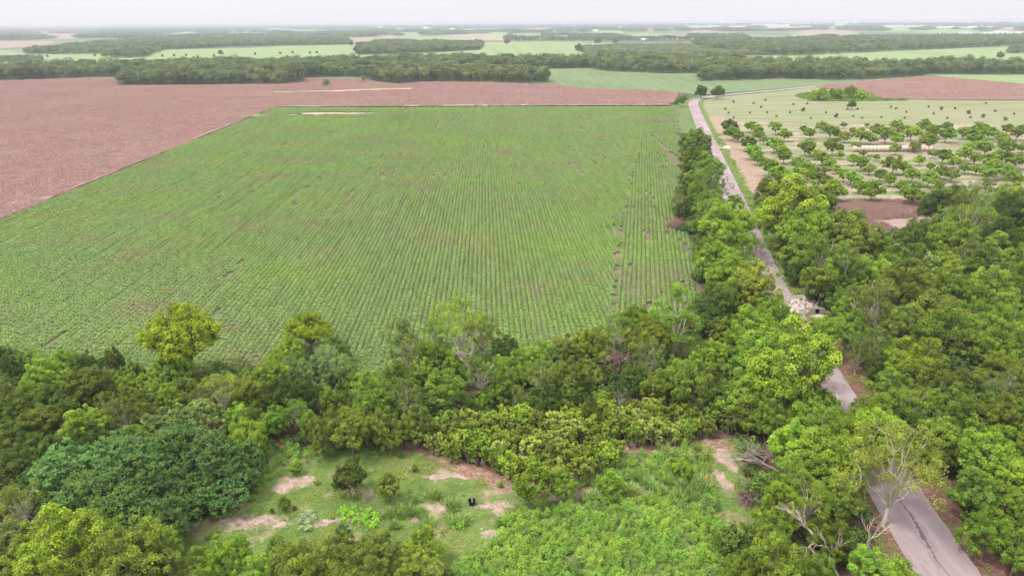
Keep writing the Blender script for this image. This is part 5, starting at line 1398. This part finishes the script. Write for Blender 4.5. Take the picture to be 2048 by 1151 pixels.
# ================================================================== FAR BUILDINGS
M_WALL = simple('white_wall', (0.66, 0.64, 0.62), .08, .2)
M_ROOFW = simple('white_metal_roof', (0.78, 0.78, 0.80), .06, .2)
M_ROOFR = simple('brown_roof', (0.36, 0.26, 0.22), .15, .2)
M_DOOR = simple('dark_opening', (0.10, 0.10, 0.11), .2, .5)
def building(x, y, w, hp, label, roof=M_ROOFW, kind='barn', gable=True, dep=.45, yaw=0.0):
    base = G(x, y); sc = depth(base) / FPX
    W_, H_ = w * sc, max(3.0, hp * sc); D_ = max(8, W_ * dep)
    rt = bpy.data.objects.new(kind, None); C.objects.link(rt); rt.location = base; rt.rotation_euler.z = -math.atan2(base.x, base.y) + R(yaw)
    tag(rt, label, kind.replace('_', ' '), 'far buildings')
    def mk(nm, V, F, mat):
        me = bpy.data.meshes.new(nm); me.from_pydata(V, [], F); me.materials.append(mat)
        bb = bmesh.new(); bb.from_mesh(me); bmesh.ops.recalc_face_normals(bb, faces=bb.faces); bb.to_mesh(me); bb.free()
        o = bpy.data.objects.new(nm, me); C.objects.link(o); o.parent = rt; return o
    a, d_, h = W_ / 2, D_, H_ * (.62 if gable else .92)
    rz_ = H_ if gable else H_
    if gable:
        V = [(-a, 0, 0), (a, 0, 0), (a, d_, 0), (-a, d_, 0), (-a, 0, h), (a, 0, h), (a, d_, h), (-a, d_, h), (-a, d_ / 2, rz_ - .15), (a, d_ / 2, rz_ - .15)]
        mk('wall', V, [(0, 1, 5, 4), (2, 3, 7, 6), (1, 2, 6, 9, 5), (3, 0, 4, 8, 7)], M_WALL)
        e_ = a + .6
        V = [(-e_, -.6, h - .25), (e_, -.6, h - .25), (e_, d_ / 2, rz_), (-e_, d_ / 2, rz_), (e_, d_ + .6, h - .25), (-e_, d_ + .6, h - .25),
             (-e_, -.6, h), (e_, -.6, h), (e_, d_ / 2, rz_ + .25), (-e_, d_ / 2, rz_ + .25), (e_, d_ + .6, h), (-e_, d_ + .6, h)]
        mk('roof', V, [(0, 1, 2, 3), (3, 2, 4, 5), (6, 7, 8, 9), (9, 8, 10, 11), (0, 1, 7, 6), (4, 5, 11, 10), (1, 2, 8, 7), (2, 4, 10, 8), (0, 3, 9, 6), (3, 5, 11, 9)], roof)
    else:
        mk('wall', [(-a, 0, 0), (a, 0, 0), (a, d_, 0), (-a, d_, 0), (-a, 0, h), (a, 0, h), (a, d_, h), (-a, d_, h)], [(0, 1, 5, 4), (1, 2, 6, 5), (2, 3, 7, 6), (3, 0, 4, 7), (4, 5, 6, 7)], M_WALL)
        e_ = a + .3
        mk('roof', [(-e_, -.3, h + .02), (e_, -.3, h + .02), (e_, d_ + .3, h + .02), (-e_, d_ + .3, h + .02), (-e_, -.3, H_), (e_, -.3, H_), (e_, d_ + .3, H_), (-e_, d_ + .3, H_)], [(0, 1, 5, 4), (1, 2, 6, 5), (2, 3, 7, 6), (3, 0, 4, 7), (4, 5, 6, 7), (0, 1, 2, 3)], roof)
    for q in ((-.25, .25) if W_ > 18 else (0,)):
        dw, dh = min(4, W_ * .18), h * .62
        mk('door', [(q * W_ - dw / 2, -.04, 0.05), (q * W_ + dw / 2, -.04, 0.05), (q * W_ + dw / 2, -.04, dh), (q * W_ - dw / 2, -.04, dh)], [(0, 1, 2, 3)], M_DOOR)
    return rt
building(1088, 81.5, 18, 4.6, 'white barn at the far edge of the bright meadow')
building(1288, 81.5, 17, 4.2, 'white barn right of centre beyond the pale scrub')
building(923, 100, 9, 3.6, 'small white shed before the oval wood')
building(352, 93, 16, 4, 'long white farmhouse under trees at left', M_ROOFW, 'farmhouse')
building(376, 93, 9, 3.4, 'small pale shed right of the farmhouse')
building(1545, 88, 16, 4.2, 'house with a pinkish roof inside the right wood', M_ROOFR, 'house')
building(1386, 79.5, 9, 3.6, 'pale house among trees left of the right wood', M_ROOFW, 'house')
building(247, 72, 9, 2.5, 'tiny pale farm building far left near the hazy fields')
building(486, 71, 8, 3, 'tiny pale house on the tan field at left', M_ROOFR, 'house')
town = list(TOWN)
town.sort()
for k, (x, y, w, hp) in enumerate(town):
    ns = 'town building' if x > 1370 else 'scattered house'
    grp = [q for q in town if (q[0] > 1370) == (x > 1370)]
    i = grp.index((x, y, w, hp))
    nm = ORD[i] if i < len(ORD) else ORD[i % len(ORD)]
    if x > 1370 and i >= len(ORD): lab = f'hazy pale town building, {ORD[len(grp) - 1 - i]} from the right edge'
    else: lab = f'hazy pale {ns} near the horizon, {nm} from left'
    building(x, y, w * 1.1, hp * 1.35, lab, M_ROOFR if k % 7 == 3 else M_ROOFW, 'warehouse' if w > 20 else 'house', w < 16, .5, rnd.uniform(-15, 15))
def water_tower(x, y, hpx, label):
    base = G(x, y); sc = depth(base) / FPX; H_ = min(46.0, hpx * sc); K = 16
    rt = bpy.data.objects.new('water_tower', None); C.objects.link(rt); rt.location = base; tag(rt, label, 'water tower', 'water towers')
    lathe('tank', [(.1, H_ * .70), (H_ * .13, H_ * .73), (H_ * .19, H_ * .82), (H_ * .17, H_ * .92), (.1, H_)], M_ROOFW, rt, 20)
    t_ = Tubes()
    for j in range(5):
        a = j * 1.2566; t_.tube([(math.cos(a) * H_ * .16, math.sin(a) * H_ * .16, 0), (math.cos(a) * H_ * .14, math.sin(a) * H_ * .14, H_ * .8)], [H_ * .012] * 2, 5)
    t_.tube([(0, 0, 0), (0, 0, H_ * .72)], [H_ * .03] * 2, 8)
    o = bpy.data.objects.new('legs', t_.mesh('legs', M_WALL)); C.objects.link(o); o.parent = rt
water_tower(1126, 56, 16, 'tiny hazy water tower on the horizon left of the town')
water_tower(1371, 55, 15, 'tiny hazy water tower at the left end of the town')
water_tower(1582, 50, 9, 'small hazy water tower above the middle of the town')
